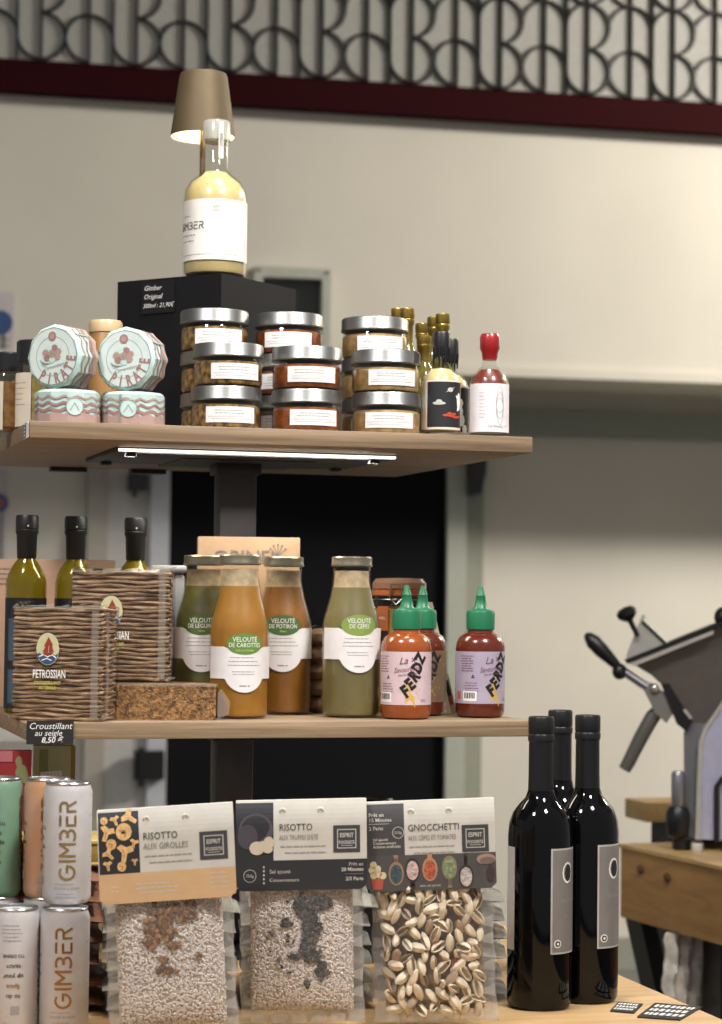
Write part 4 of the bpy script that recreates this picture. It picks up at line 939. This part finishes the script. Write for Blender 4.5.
    cd.strip(mp, -cwid/2, cwid/2, lambda u: max(0, c-(cwid/2-abs(u))), .06, CARDG, 24, 0); 
    for k in range(6): cd.strip(mp, -cwid/2, cwid/2, .06+k*(chh-.06)/6, .06+(k+1)*(chh-.06)/6, CARDG, 4, 0)
    bk_ = lambda u, v, off: Vector((u, .0125-max(0, v-.06)**2*7.5, cz+v-u*tl))
    cd.strip(bk_, -cwid/2, cwid/2, 0, .06, CARDG, 4, 0)
    for k in range(6): cd.strip(bk_, -cwid/2, cwid/2, .06+k*(chh-.06)/6, .06+(k+1)*(chh-.06)/6, CARDG, 4, 0)
    cd.add([mp(-cwid/2, chh, 0), mp(cwid/2, chh, 0), bk_(cwid/2, chh, 0), bk_(-cwid/2, chh, 0)], [(0, 1, 2, 3)], CARDG)
    ins = lambda u: max(0, c-(cwid/2-abs(u)))
    def stripv(a, b, z0_, z1_, m_):
        if z1_ > .06:
            cd.strip(mp, a, b, z0_, .06, m_, 8, .0002); n_ = 5
            for k in range(n_): cd.strip(mp, a, b, .06+k*(z1_-.06)/n_, .06+(k+1)*(z1_-.06)/n_, m_, 4, .0002)
        else: cd.strip(mp, a, b, (lambda u: max(z0_, ins(u))), z1_, m_, 24, .0002)
    if kind == 'girolle':
        stripv(-cwid/2, cwid/2, 0, .0275, OP); stripv(-cwid/2+.001, -cwid/2+.0385, .0275, .0845, CHAR)
        for (u, v, a, b) in ((-.057, .077, .0035, .0035), (-.039, .066, .0075, .008), (-.051, .055, .0048, .005), (-.042, .034, .0042, .0045)):
            cd.oval(mp, u, v, a, b, MUSH, 12, .0006); cd.stroke(mp, [(u-a*.5, v+b*.2), (u+a*.2, v), (u+a*.1, v-b*.6)], .0008, MUS2, .0008)
        for (u, v, s_, an) in ((-.047, .077, .005, .3), (-.034, .079, .008, .9), (-.055, .066, .008, -.4), (-.039, .047, .009, -.2), (-.054, .046, .006, .7), (-.030, .055, .005, -.3), (-.055, .036, .005, .1), (-.030, .038, .0035, .0)):
            ca, sa = cos(an), sin(an); f = lambda x, z: (u+(x*ca-z*sa)*s_, v+(x*sa+z*ca)*s_)
            cd.poly(mp, [f(-.9, .35), f(-.5, .75), (f(.1, .55)), f(.6, .8), f(.95, .3), f(.3, -.1), f(.3, -1), f(-.15, -1.05), f(-.25, -.1)], MUSH, .0007); cd.stroke(mp, [f(-.3, .3), f(.05, -.2), f(.05, -.8)], .0005, MUS2, .0009)
        ti = ('RISOTTO', 'AUX GIROLLES'); cd.lines(mp, -.030, .010, .0165, .004, 3, .001, CARDG, seed=1); cd.lines(mp, .038, .058, .0225, .0045, 4, .001, CARDG, seed=2); cd.lines(mp, -.053, -.045, .015, .004, 2, .001, CARDG, seed=7)
    elif kind == 'truffle':
        stripv(-cwid/2, cwid/2, 0, .0290, CHAR); stripv(-cwid/2, -cwid/2+.0365, .0290, .0845, CHAR)
        TR = M('truffle print', '4b444b', .6); cd.oval(mp, -.044, .058, .017, .0165, TR, 16, .0005); cd.oval(mp, -.052, .052, .010, .012, M('truffle print dark', '413b42', .6), 12, .0006)
        TC = M('truffle slice print', 'bcae98', .6)
        for k, (u, v, a, b) in enumerate(((-.043, .041, .0075, .0065), (-.037, .043, .005, .005), (-.0315, .046, .0052, .006), (-.0325, .040, .005, .004))): cd.oval(mp, u, v, a, b, TC, 10, .0008+k*.0001)
        ti = ('RISOTTO', "AUX TRUFFES D'ÉTÉ"); cd.stroke(mp, [(-.050+.006*cos(a*PI/8), .0145+.006*sin(a*PI/8)) for a in range(17)], .0005, CARDG); cd.text(mp, '750g', .004, -.050, .0132, CARDG)
        for k in range(5): cd.strip(mp, -.0372, -.0357, .0065+k*.0038, .0085+k*.0038, CARDG, 1, .0005)
        cd.text(mp, 'Sel ajouté', .0052, -.031, .0165, CARDG, align='LEFT'); cd.text(mp, 'Conservateurs', .0048, -.031, .0085, CARDG, align='LEFT')
        cd.text(mp, 'Prêt en', .0048, .060, .0225, CARDG, align='RIGHT'); cd.text(mp, '20 Minutes', .0048, .060, .0175, CARDG, align='RIGHT', bold=.02); cd.strip(mp, .042, .060, .0145, .0149, CARDG, 1); cd.text(mp, '2/3 Parts', .0048, .060, .0085, CARDG, align='RIGHT', bold=.02)
    else:
        GR = M('grey photo print', '45413f', .6); stripv(-cwid/2, cwid/2, 0, .0345, GR); stripv(-cwid/2, -cwid/2+.0385, .0345, .0845, M('slate print', '3c3b3c', .6))
        for k, (s_, v) in enumerate((('Prêt en', .0725), ('15 Minutes', .0675), ('2 Parts', .0595), ('Sel ajouté', .0490), ('Conservateurs', .0455), ('Arômes artificiels', .042))): cd.text(mp, s_, .0050 if k < 3 else .0038, -.0595 if k < 3 else -.056, v, CARDG, align='LEFT', bold=.015)
        cd.strip(mp, -.0595, -.040, .0652, .0656, CARDG, 1); cd.stroke(mp, [(-.031+.0055*cos(a*PI/8), .0565+.0055*sin(a*PI/8)) for a in range(17)], .0006, CARDG); cd.text(mp, '500g', .0038, -.031, .0552, CARDG)
        ti = ('GNOCCHETTI', 'AUX CÈPES ET TOMATES')
        SP_ = [(-.034, .017, '8a7058', '35474a', 0), (-.018, .020, '2f2728', 'b59a94', 1), (-.001, .020, 'a87a5c', '9c5136', 0), (.018, .021, '7c7058', '74805e', 1), (.034, .012, '332b2c', 'aaa09a', 2)]
        for k, (u, v, c1, c2, up) in enumerate(SP_):
            mw = M('spoon print %d' % k, c1, .6); mc = M('spoon filling %d' % k, c2, .6, var=.4, vscale=420)
            cd.oval(mp, u, v, .0075, .0115, mw, 14, .0005); cd.oval(mp, u, v-.0005, .0058, .0092, mc, 14, .0007)
            if up == 0: cd.stroke(mp, [(u, v+.010), (u, .033)], .0045, mw, .0006)
            elif up == 1: cd.stroke(mp, [(u, v-.010), (u, .003)], .004, mw, .0006)
            else: cd.stroke(mp, [(u, v+.010), (u, .033)], .003, mw, .0006)
        RB = M('red bowl print', 'a04a3c', .6); CB = M('cream heap print', 'c0b48e', .6)
        cd.poly(mp, [(-.0585, .013), (-.046, .013), (-.048, .002), (-.0565, .002)], RB, .0006)
        for (u, v) in ((-.056, .016), (-.051, .017), (-.047, .0155), (-.0575, .021), (-.052, .022), (-.056, .026)): cd.oval(mp, u, v, .0035, .0035, CB, 8, .0007)
        cd.oval(mp, .054, .028, .0095, .0052, M('bowl rim print', '94786c', .6), 12, .0006); cd.oval(mp, .055, .0265, .0075, .0035, TRC if False else M('bowl inside print', '6c5a52', .6), 12, .0008); cd.oval(mp, .058, .014, .004, .008, M('dark jar print', '3a2a26', .6), 8, .0007)
        cd.text(mp, 'sans sel ajouté', .0035, -.001, .0035, CARDG)
    u0 = -.0215
    TI = M('title ink', '4a4642', .6)
    cd.text(mp, ti[0], .0092, u0, .0575, TI, align='LEFT', sx=.85, off=.0006); cd.text(mp, ti[1], .0080 if len(ti[1]) < 14 else .0068, u0, .0485, M('title ink 2', '7c776f', .6), align='LEFT', sx=.78 if len(ti[1]) < 14 else .62, off=.0006)
    cd.lines(mp, u0, u0+.052, .0415, .006, 2, .0011, GREYINK, seed=3)
    logo(cd, mp, .044, .0485, .0130)
    cd.build('header_card', t)
    for u in (-.018, .019):
        mb = MB(); c0 = mp(u, .076-u*.0, 0); T = Matrix.Translation(c0) @ Matrix.Rotation(PI/2+.25, 4, 'X'); mb.lathe([(.0033, -.001), (.0033, .0006), (.0022, .0012), (.0012, .0008), (0, .0008)], M('pale rivet', 'c8c2b4', .4), 16, T); mb.build('snap_rivet', t)
    return t
bag('risotto pouch with orange-banded card and mushroom pictures, leftmost of three', 173, 1047, 'girolle', .055, 'upright food pouches with header cards')
bag('risotto pouch with black-banded card and truffle picture, in the middle', 302, 1031, 'truffle', .018, 'upright food pouches with header cards')
bag('pasta pouch of pale shells with card picturing filled spoons', 436, 1030, 'pasta', .040, 'upright food pouches with header cards')

# lying pouches stacked behind
def lying(P, rz, film, cont, label, group, w=.132, d=.15, th=.0088):
    t = thing('stacked_pouch', label, 'food pouch', P, rz, group)
    def grid(mb, w, d, th, mat, zc, wav, n=12):
        V = []; Fc = []
        for sgn in (1, -1):
            o = len(V)
            for j in range(n+1):
                for i in range(n+1):
                    u = -1+2*i/n; v = -1+2*j/n; q = max(0, 1-(abs(u)*1.12)**6)*max(0, 1-(abs(v)*1.06)**6)
                    V.append((u*w/2, v*d/2, zc+sgn*th*max(0, q)**.5+wav*sin(v*4+u*3)*abs(u)**4))
            for j in range(n):
                for i in range(n): a = o+j*(n+1)+i; q = (a, a+1, a+n+2, a+n+1); Fc.append(q if sgn > 0 else q[::-1])
        mb.add(V, Fc, mat)
    mb = MB(); grid(mb, w, d, th, film, th+.0005, .003); mb.build('film_pouch', t)
    mb = MB(); grid(mb, w-.024, d-.02, th-.001, cont, th+.0005, 0); mb.build('filling', t)
    return t
PF = GLASS('pale pouch film', 'd8d8d4', .2, .55, 'b4b0a4', 1.5); BF = M('brown pouch paper', '7d5744', .45, var=.15, vscale=20, coat=.2); BF2 = M('dark pouch', '2e211c', .5)
RM = M('stacked rice', 'a89a86', .8, bump=.6, bscale=400); DM = M('dark red filling', '4a241a', .7, bump=.5, bscale=200); BK2 = M('dark filling', '2b211b', .7)
wh = ['behind the girolle risotto pouch', 'behind the truffle risotto pouch', 'behind the shell pasta pouch']
proto = {}
for s, (px, Y) in enumerate(((168, -.085), (304, -.070), (437, -.060))):
    b = col(px, Y, TZ)
    for k in range(6):
        Rn = random.Random(s*10+k); P = Vector((b.x+Rn.uniform(-.004, .004), b.y+Rn.uniform(-.003, .003), TZ+k*.0192+.0002)); rz = face(P)*.8+Rn.uniform(-.03, .03)
        key = ('dark', 'rice')[(k+s) % 2] if s < 2 else ('red', 'rice')[k % 2]; ordn = ('bottom', 'second from bottom', 'third from bottom', 'fourth from bottom', 'fifth from bottom', 'topmost')[k]
        lb = 'pale film pouch lying flat %s, %s of its stack' % (wh[s], ordn); g = 'pouches lying in stacks behind the upright ones'
        if key not in proto: proto[key] = lying(P, rz, PF, {'dark': BK2, 'rice': RM, 'red': DM}[key], lb, g)
        else: dup(proto[key], lb, P, rz, g)
b = col(42, -.045, TZ); p0 = None
for k in range(7):
    Rn = random.Random(77+k); P = Vector((b.x+Rn.uniform(-.006, .004), b.y+Rn.uniform(-.003, .003), TZ+k*.0205+.0002)); rz = face(P)+Rn.uniform(-.05, .05)
    ordn = ('bottom', 'second', 'third', 'fourth', 'fifth', 'sixth', 'top')[k]; lb = 'brown pouch lying flat behind the cans, %s%s of its stack' % (ordn, '' if k in (0, 6) else ' from the bottom')
    if p0 is None: p0 = lying(P, rz, BF, BF2, lb, 'brown pouches stacked behind the cans', .124, .13, .0095)
    else: dup(p0, lb, P, rz, 'brown pouches stacked behind the cans')
P = Vector((b.x+.006, b.y, TZ+7*.0205+.001)); t = thing('gold_box', 'flat gold-rimmed box on top of the brown pouch stack', 'box', P, face(P))
mb = MB(); mb.box((0, 0, .011), (.120, .09, .022), M('olive gold card', '8c7436', .5), bev=.001); mb.build('body', t)
mb = MB(); mb.box((0, 0, .0235), (.124, .094, .004), M('pale gold rim', 'c2ab6a', .4, .3), bev=.001); mb.box((0, 0, .0015), (.124, .094, .003), MATS['pale gold rim'], bev=.001); mb.build('rim', t)
# black tin behind
P = col(366, .14, TZ); H = at(366, 797.5, .14).z-TZ; t = thing('black_tin', 'round black tin with domed lid behind the truffle pouch', 'tin', P, 0)
mb = MB(); mb.lathe([(.027, 0), (.029, .002), (.029, H-.012)], BLACKPL, 36); mb.build('body', t)
mb = MB(); mb.lathe([(.0295, H-.014), (.0305, H-.013), (.0305, H-.004), (.028, H), (0, H+.001)], M('gloss black lid', '17171a', .15), 36); mb.build('lid', t)

# ------------------------------------------------------------ wine bottles
WG = M('black bottle glass', '040406', .05, spec=.35); WC = M('black capsule', '111113', .38)
def wine(label, P, rot):
    t = thing('wine_bottle', label, 'bottle', P, face(P), 'dark bottles standing on the table'); r = .0316; t.scale = (1.055, 1.055, 1)
    mb = MB(); mb.lathe([(.024, .0), (.029, .001), (.0312, .005), (r, .012), (r, .176), (.0305, .188), (.0268, .199), (.0205, .208), (.0150, .214), (.0124, .222), (.0116, .236), (.0113, .262)], WG, 56); mb.build('glass_body', t)
    mb = MB(); mb.lathe([(.0125, .222), (.0121, .236), (.0119, .272), (.0128, .273), (.0130, .2785), (.0123, .280), (.0127, .282), (.0127, .296), (.0118, .298), (.0095, .297), (0, .2965)], WC, 40)
    mb.build('capsule', t)
    mp = cyl(r, rot); mb = MB(); GL = M('grey wine label', '77736f', .55); LB = M('label border', 'b3aeaa', .55)
    mb.strip(mp, -.024, .024, .058, .165, LB, 24); mb.strip(mp, -.0222, .0222, .0598, .1632, GL, 24, .0004)
    for a in range(12): mb.stroke(mp, [(-.004+.0065*cos(a*PI/6), .140+.010*sin(a*PI/6)), (-.004+.0065*cos((a+1)*PI/6), .140+.010*sin((a+1)*PI/6))], .0018, WHITEINK, .0006)
    mb.oval(mp, -.003, .140, .0050, .0082, M('label dark emblem', '1f2228', .6), 12, .0008)
    mb.text(mp, 'DOMAINE', .0055, 0, .110, GREYINK, off=.0006); mb.text(mp, 'ROUGE', .006, 0, .094, M('mauve print', '8a7a84', .6), off=.0006)
    mb.oval(mp, -.0165, .0685, .0042, .0042, WHITEINK, 10, .0006); mb.oval(mp, -.0165, .0685, .003, .003, INK, 10, .0008); mb.oval(mp, -.0165, .0685, .0014, .0014, WHITEINK, 8, .001); mb.lines(mp, -.008, .02, .067, .003, 1, .0012, GREYINK, seed=4)
    mb.build('label', t)
    mb = MB(); mp = cyl(r, rot-2.55); mb.strip(mp, -.018, .018, .060, .165, LB, 20); mb.build('back_label', t)
    return t
wine('dark wine bottle nearest the pasta pouch, front left of three', stand(541.5, 1012, TZ, .0316), 1.10)
wine('dark wine bottle standing front right of the three', stand(589, 1005, TZ, .0316), 1.10)
wine('dark wine bottle at the back between the other two', stand(561, 988, TZ, .0316), 1.10)

# small cards lying on the table
for lb, pts in (('small black card with white scribbles lying right beside the wine bottle', ((610, 1012), (634, 1014), (643, 1005), (618, 1003))),
                ('wider black card with white scribbles lying near the table edge', ((637, 1018), (680, 1021), (702, 1008), (655, 1004)))):
    q = [onz(x, y, TZ) for x, y in pts]; t = thing('price_card', lb, 'price card')
    mb = MB(); mb.add([(p.x, p.y, TZ) for p in q]+[(p.x, p.y, TZ+.0015) for p in q], [(3, 2, 1, 0), (4, 5, 6, 7), (0, 1, 5, 4), (1, 2, 6, 5), (2, 3, 7, 6), (3, 0, 4, 7)], BLACKP)
    def mp(u, v, off, q=q): a = q[0]*(1-u)+q[1]*u; b = q[3]*(1-u)+q[2]*u; r_ = a*(1-v)+b*v; return Vector((r_.x, r_.y, TZ+.0016+off))
    Rn = random.Random(len(lb)); n = 3
    for i in range(n):
        v = .78-i*.27; u = .08
        while u < .88:
            w = Rn.uniform(.05, .10); mb.poly(mp, [(u, v-.07), (u+w, v-.07), (u+w*1.15, v+.09), (u+w*.2, v+.09)], CHALK, .0002); u += w*1.55
    mb.build('card', t)

# ------------------------------------------------------------ right counter
a = onz(621, 844, TZ); b = onz(722, 866, TZ); d_ = (b-a).normalized(); n_ = Vector((-d_.y, d_.x, 0)); n_ = n_ if n_.x > 0 else -n_
ct = thing('butcher_counter', 'thick wooden counter at the right carrying the meat slicer', 'counter')
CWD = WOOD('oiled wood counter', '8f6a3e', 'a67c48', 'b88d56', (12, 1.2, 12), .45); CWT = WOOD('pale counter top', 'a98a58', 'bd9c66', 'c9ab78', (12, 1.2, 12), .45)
fn = lambda s_, o, z: a+d_*s_+n_*o+Vector((0, 0, z-TZ))
def cbox(mb, s0, s1, o0, o1, z0, z1, m_): return mb.add([fn(s, o, z) for z in (z0, z1) for s, o in ((s0, o0), (s1, o0), (s1, o1), (s0, o1))], [(0, 1, 2, 3), (7, 6, 5, 4), (0, 4, 5, 1), (1, 5, 6, 2), (2, 6, 7, 3), (3, 7, 4, 0)], m_)
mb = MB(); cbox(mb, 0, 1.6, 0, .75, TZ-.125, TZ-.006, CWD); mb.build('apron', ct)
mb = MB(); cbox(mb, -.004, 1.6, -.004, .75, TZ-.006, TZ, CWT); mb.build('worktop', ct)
mb = MB()
for s_, z in ((.07, .715), (.16, .712), (.55, .70)): 
    c0 = fn(s_, -.002, z); mb.blob(c0, (.004, .012, .008), M('wood knot', '5c4026', .6), 8, 5)
mb.build('knot', ct); mb = MB(); cbox(mb, .47, .70, -.004, 0, TZ-.085, TZ-.050, BLACKPL); mb.build('socket_plate', ct)
def leg(px0, px1, px2, px3, ytop, ybot, off):
    mb = MB(); dd = (a-CAM).dot(_F)*1.0
    P = [at(px0, ytop, a.y-off), at(px1, ytop, a.y-off), at(px3, ybot, a.y-off), at(px2, ybot, a.y-off)]
    zt_ = TZ-.125; zs = [zt_, zt_, 0, 0]; V = []
    sl = (P[2].x-P[1].x)/(P[1].z-P[2].z); sl2 = (P[3].x-P[0].x)/(P[0].z-P[3].z)
    X = [P[0].x, P[1].x, P[1].x+sl*.3, P[0].x+sl2*.3]
    for dy in (0, .07): V += [(X[0], a.y-off+dy, zt_), (X[1], a.y-off+dy, zt_), (X[2], a.y-off+dy, zt_-.3), (X[3], a.y-off+dy, zt_-.3), (X[3]+.03, a.y-off+dy, 0), (X[2]+.02, a.y-off+dy, 0)]
    mb.add(V, [(0, 1, 2, 3), (3, 2, 5, 4), (9, 8, 7, 6), (10, 11, 8, 9), (0, 3, 9, 6), (3, 4, 10, 9), (1, 7, 8, 2), (2, 8, 11, 5), (0, 6, 7, 1), (4, 5, 11, 10)], BLACKPL); return mb
leg(640, 655, 654, 669, 922, 985, .03).build('leg', ct)
leg(721, 745, 721, 749, 945, 1010, .26).build('leg', ct)
mb = MB(); mb.box(fn(1.5, .6, .3125), (.06, .06, .625), BLACKPL); mb.build('leg', ct); mb = MB(); mb.box(fn(.1, .65, .3125), (.06, .06, .625), BLACKPL); mb.build('leg', ct)
# white cloth hanging under the counter
P = fn(.14, .10, 0); zt_ = TZ-.128
mb = MB(); V = []; Fc = []; n = 14; m2 = 20; c0 = at(686, 940, a.y-.17); wd = 44/pr(c0)[2]
for j in range(m2+1):
    for i in range(n+1):
        u = (i/n-.5)*wd*(1+.05*sin(j*1.3)); z = zt_-.26*j/m2; V.append((c0.x+u, a.y-.17+.008*sin(i*1.4+j*.3)+.004*sin(j*2.1), z+.0))
for j in range(m2):
    for i in range(n): q = j*(n+1)+i; Fc.append((q, q+1, q+n+2, q+n+1))
mb.add(V, Fc, M('crumpled white cloth', 'd8cec2', .8, bump=.6, bscale=90, var=.12, vscale=60)); o = mb.build('hanging_cloth'); o.modifiers.new('s', 'SOLIDIFY').thickness = .003
tag(o, 'crumpled whitish cloth hanging below the wooden counter', 'cloth')
# raised plank behind the slicer
t = thing('back_bench', 'wooden bench top on a dark base behind the butcher counter', 'bench')
p = at(628, 820, 1.45); zz = at(628, 803, 1.45).z; x0 = p.x
mb = MB(); mb.box((x0+.385, 1.50, zz-.018), (.70, .10, .036), CWT, bev=.002); mb.build('benchtop', t); mb = MB(); mb.box((x0+.415, 1.50, (zz-.036)/2), (.66, .08, zz-.036), M('dark grey block', '3c3b38', .6)); mb.build('base', t)

# ------------------------------------------------------------ meat slicer
P = onz(690, 849, TZ); kS = pr(P)[2]
sl = thing('meat_slicer', 'steel meat slicer with black handles on the wooden counter', 'slicer', P, face(P))
u = lambda x: (x-690)/kS
v = lambda y: (849-y)/kS
def pp(*L): return [(u(x), v(y)) for x, y in L]
SS = M('slicer steel', '8f8f96', .3, .75); SD_ = M('slicer carriage steel', '6e6660', .35, .7); SB = M('slicer housing', 'b2b2ca', .35, .3); SL2 = M('slicer light edge', 'c8c4bc', .3, .5)
mb = MB(); mb.prism(pp((699, 838), (701, 742), (706, 728), (724, 702), (752, 672), (800, 640), (830, 640), (830, 838)), -.02, .20, SB); mb.prism(pp((695, 838), (698, 742), (703, 727), (722, 699), (724, 702), (706, 729), (702, 742), (700, 838)), -.024, -.0, SL2); mb.build('housing', sl, sharp=.35)
mb = MB(); mb.prism(pp((684, 822), (683, 735), (687, 724), (706, 724), (701, 742), (699, 838), (690, 838)), .0, .16, SS); mb.build('side_column', sl)
mb = MB(); mb.prism(pp((628, 663), (712, 629), (790, 606), (790, 655), (752, 672), (724, 700), (706, 724), (688, 724), (668, 692), (650, 676)), .01, .13, SD_); mb.build('carriage', sl)
mb = MB(); mb.prism(pp((624, 661), (712, 624), (790, 598), (790, 602), (712, 628), (627, 665)), -.02, .15, BLACKPL); mb.prism(pp((628, 665), (712, 630), (712, 634), (634, 667)), -.022, .0, SL2); mb.build('tray_edge', sl)
mb = MB(); mb.prism(pp((641, 615), (644, 617), (642, 624), (668, 647), (626, 662), (625, 656)), .03, .04, SL2); mb.tube([(u(641), .028, v(622)), (u(668), .028, v(647))], .0035, BLACKPL); mb.build('guard_plate', sl)
mb = MB(); T = Matrix.Translation((u(629), .02, v(622))) @ Matrix.Rotation(-.45, 4, 'Y')
mb.lathe([(.004, -.03), (.005, 0), (.011, .004), (.017, .010), (.018, .018), (.012, .024), (0, .026)], BLACKPL, 24, T); mb.build('knob', sl)
mb = MB(); mb.tube([(u(x), .0, v(y)) for x, y in ((584, 636), (587, 638), (592, 643), (601, 652), (611, 662), (619, 670))], [.004, .009, .0135, .0135, .010, .007], BLACKPL, 14); mb.blob((u(619), .0, v(673)), (.013, .012, .014), BLACKPL, 14, 10); mb.build('handle', sl)
mb = MB(); mb.tube([(u(x), .0, v(y)) for x, y in ((622, 672), (640, 684), (662, 697))], .0075, SS, 12); mb.blob((u(654), -.012, v(689)), (.008, .008, .008), M('bright bolt', 'e0ddd6', .15, .9), 12, 8); mb.build('arm', sl)
mb = MB(); mb.prism(pp((643, 691), (650, 684), (668, 698), (674, 712), (666, 724), (655, 714)), -.008, .04, M('clamp grey', '6f6d66', .5)); mb.build('clamp', sl)
mb = MB(); mb.tube([(u(x), .012, v(y)) for x, y in ((662, 708), (652, 718), (640, 740), (628, 765), (624, 772))], [.011, .013, .0125, .0115, .0105], M('grey grip', '605f5a', .4, .3), 14); mb.build('grip', sl)
mb = MB(); mb.prism(pp((660, 684), (668, 684), (692, 722), (686, 732), (676, 724)), -.012, .05, BLACKPL); mb.prism(pp((682, 710), (685, 709), (692, 718), (689, 719)), -.016, -.012, SL2); mb.build('blade_guard', sl)
mb = MB(); T = Matrix.Translation((u(678), -.02, 0)); mb.lathe([(.010, v(806)), (.0115, v(800)), (.0115, v(774)), (.009, v(771)), (0, v(771))], SS, 20, T); mb.lathe([(.010, v(838)), (.018, v(834)), (.0205, v(822)), (.0205, v(812)), (.015, v(806)), (0, v(805))], BLACKPL, 20, T); mb.build('thickness_dial', sl)
for fx, fy, fr_, ft, fm_ in ((682, -.01, .0165, 838, BLACKPL), (697, -.035, .010, 841, M('white foot', 'c8c4bc', .4)), (780, .08, .016, 836, BLACKPL), (710, .12, .016, 836, BLACKPL)):
    mb = MB(); mb.lathe([(fr_-.0015, 0), (fr_, .003), (fr_, v(ft)), (0, v(ft)+.0005)], fm_, 20, Matrix.Translation((u(fx), fy, 0))); mb.build('foot', sl)
mb = MB(); mb.blob((u(722), .0, v(617)), (.016, .016, .018), BLACKPL, 16, 10); mb.build('knob', sl)
mb = MB(); mb.tube([(u(x), -.028, v(y)) for x, y in ((716, 840), (716, 785), (721, 777), (735, 775))], .005, BLACKPL, 8); mb.build('bail', sl)
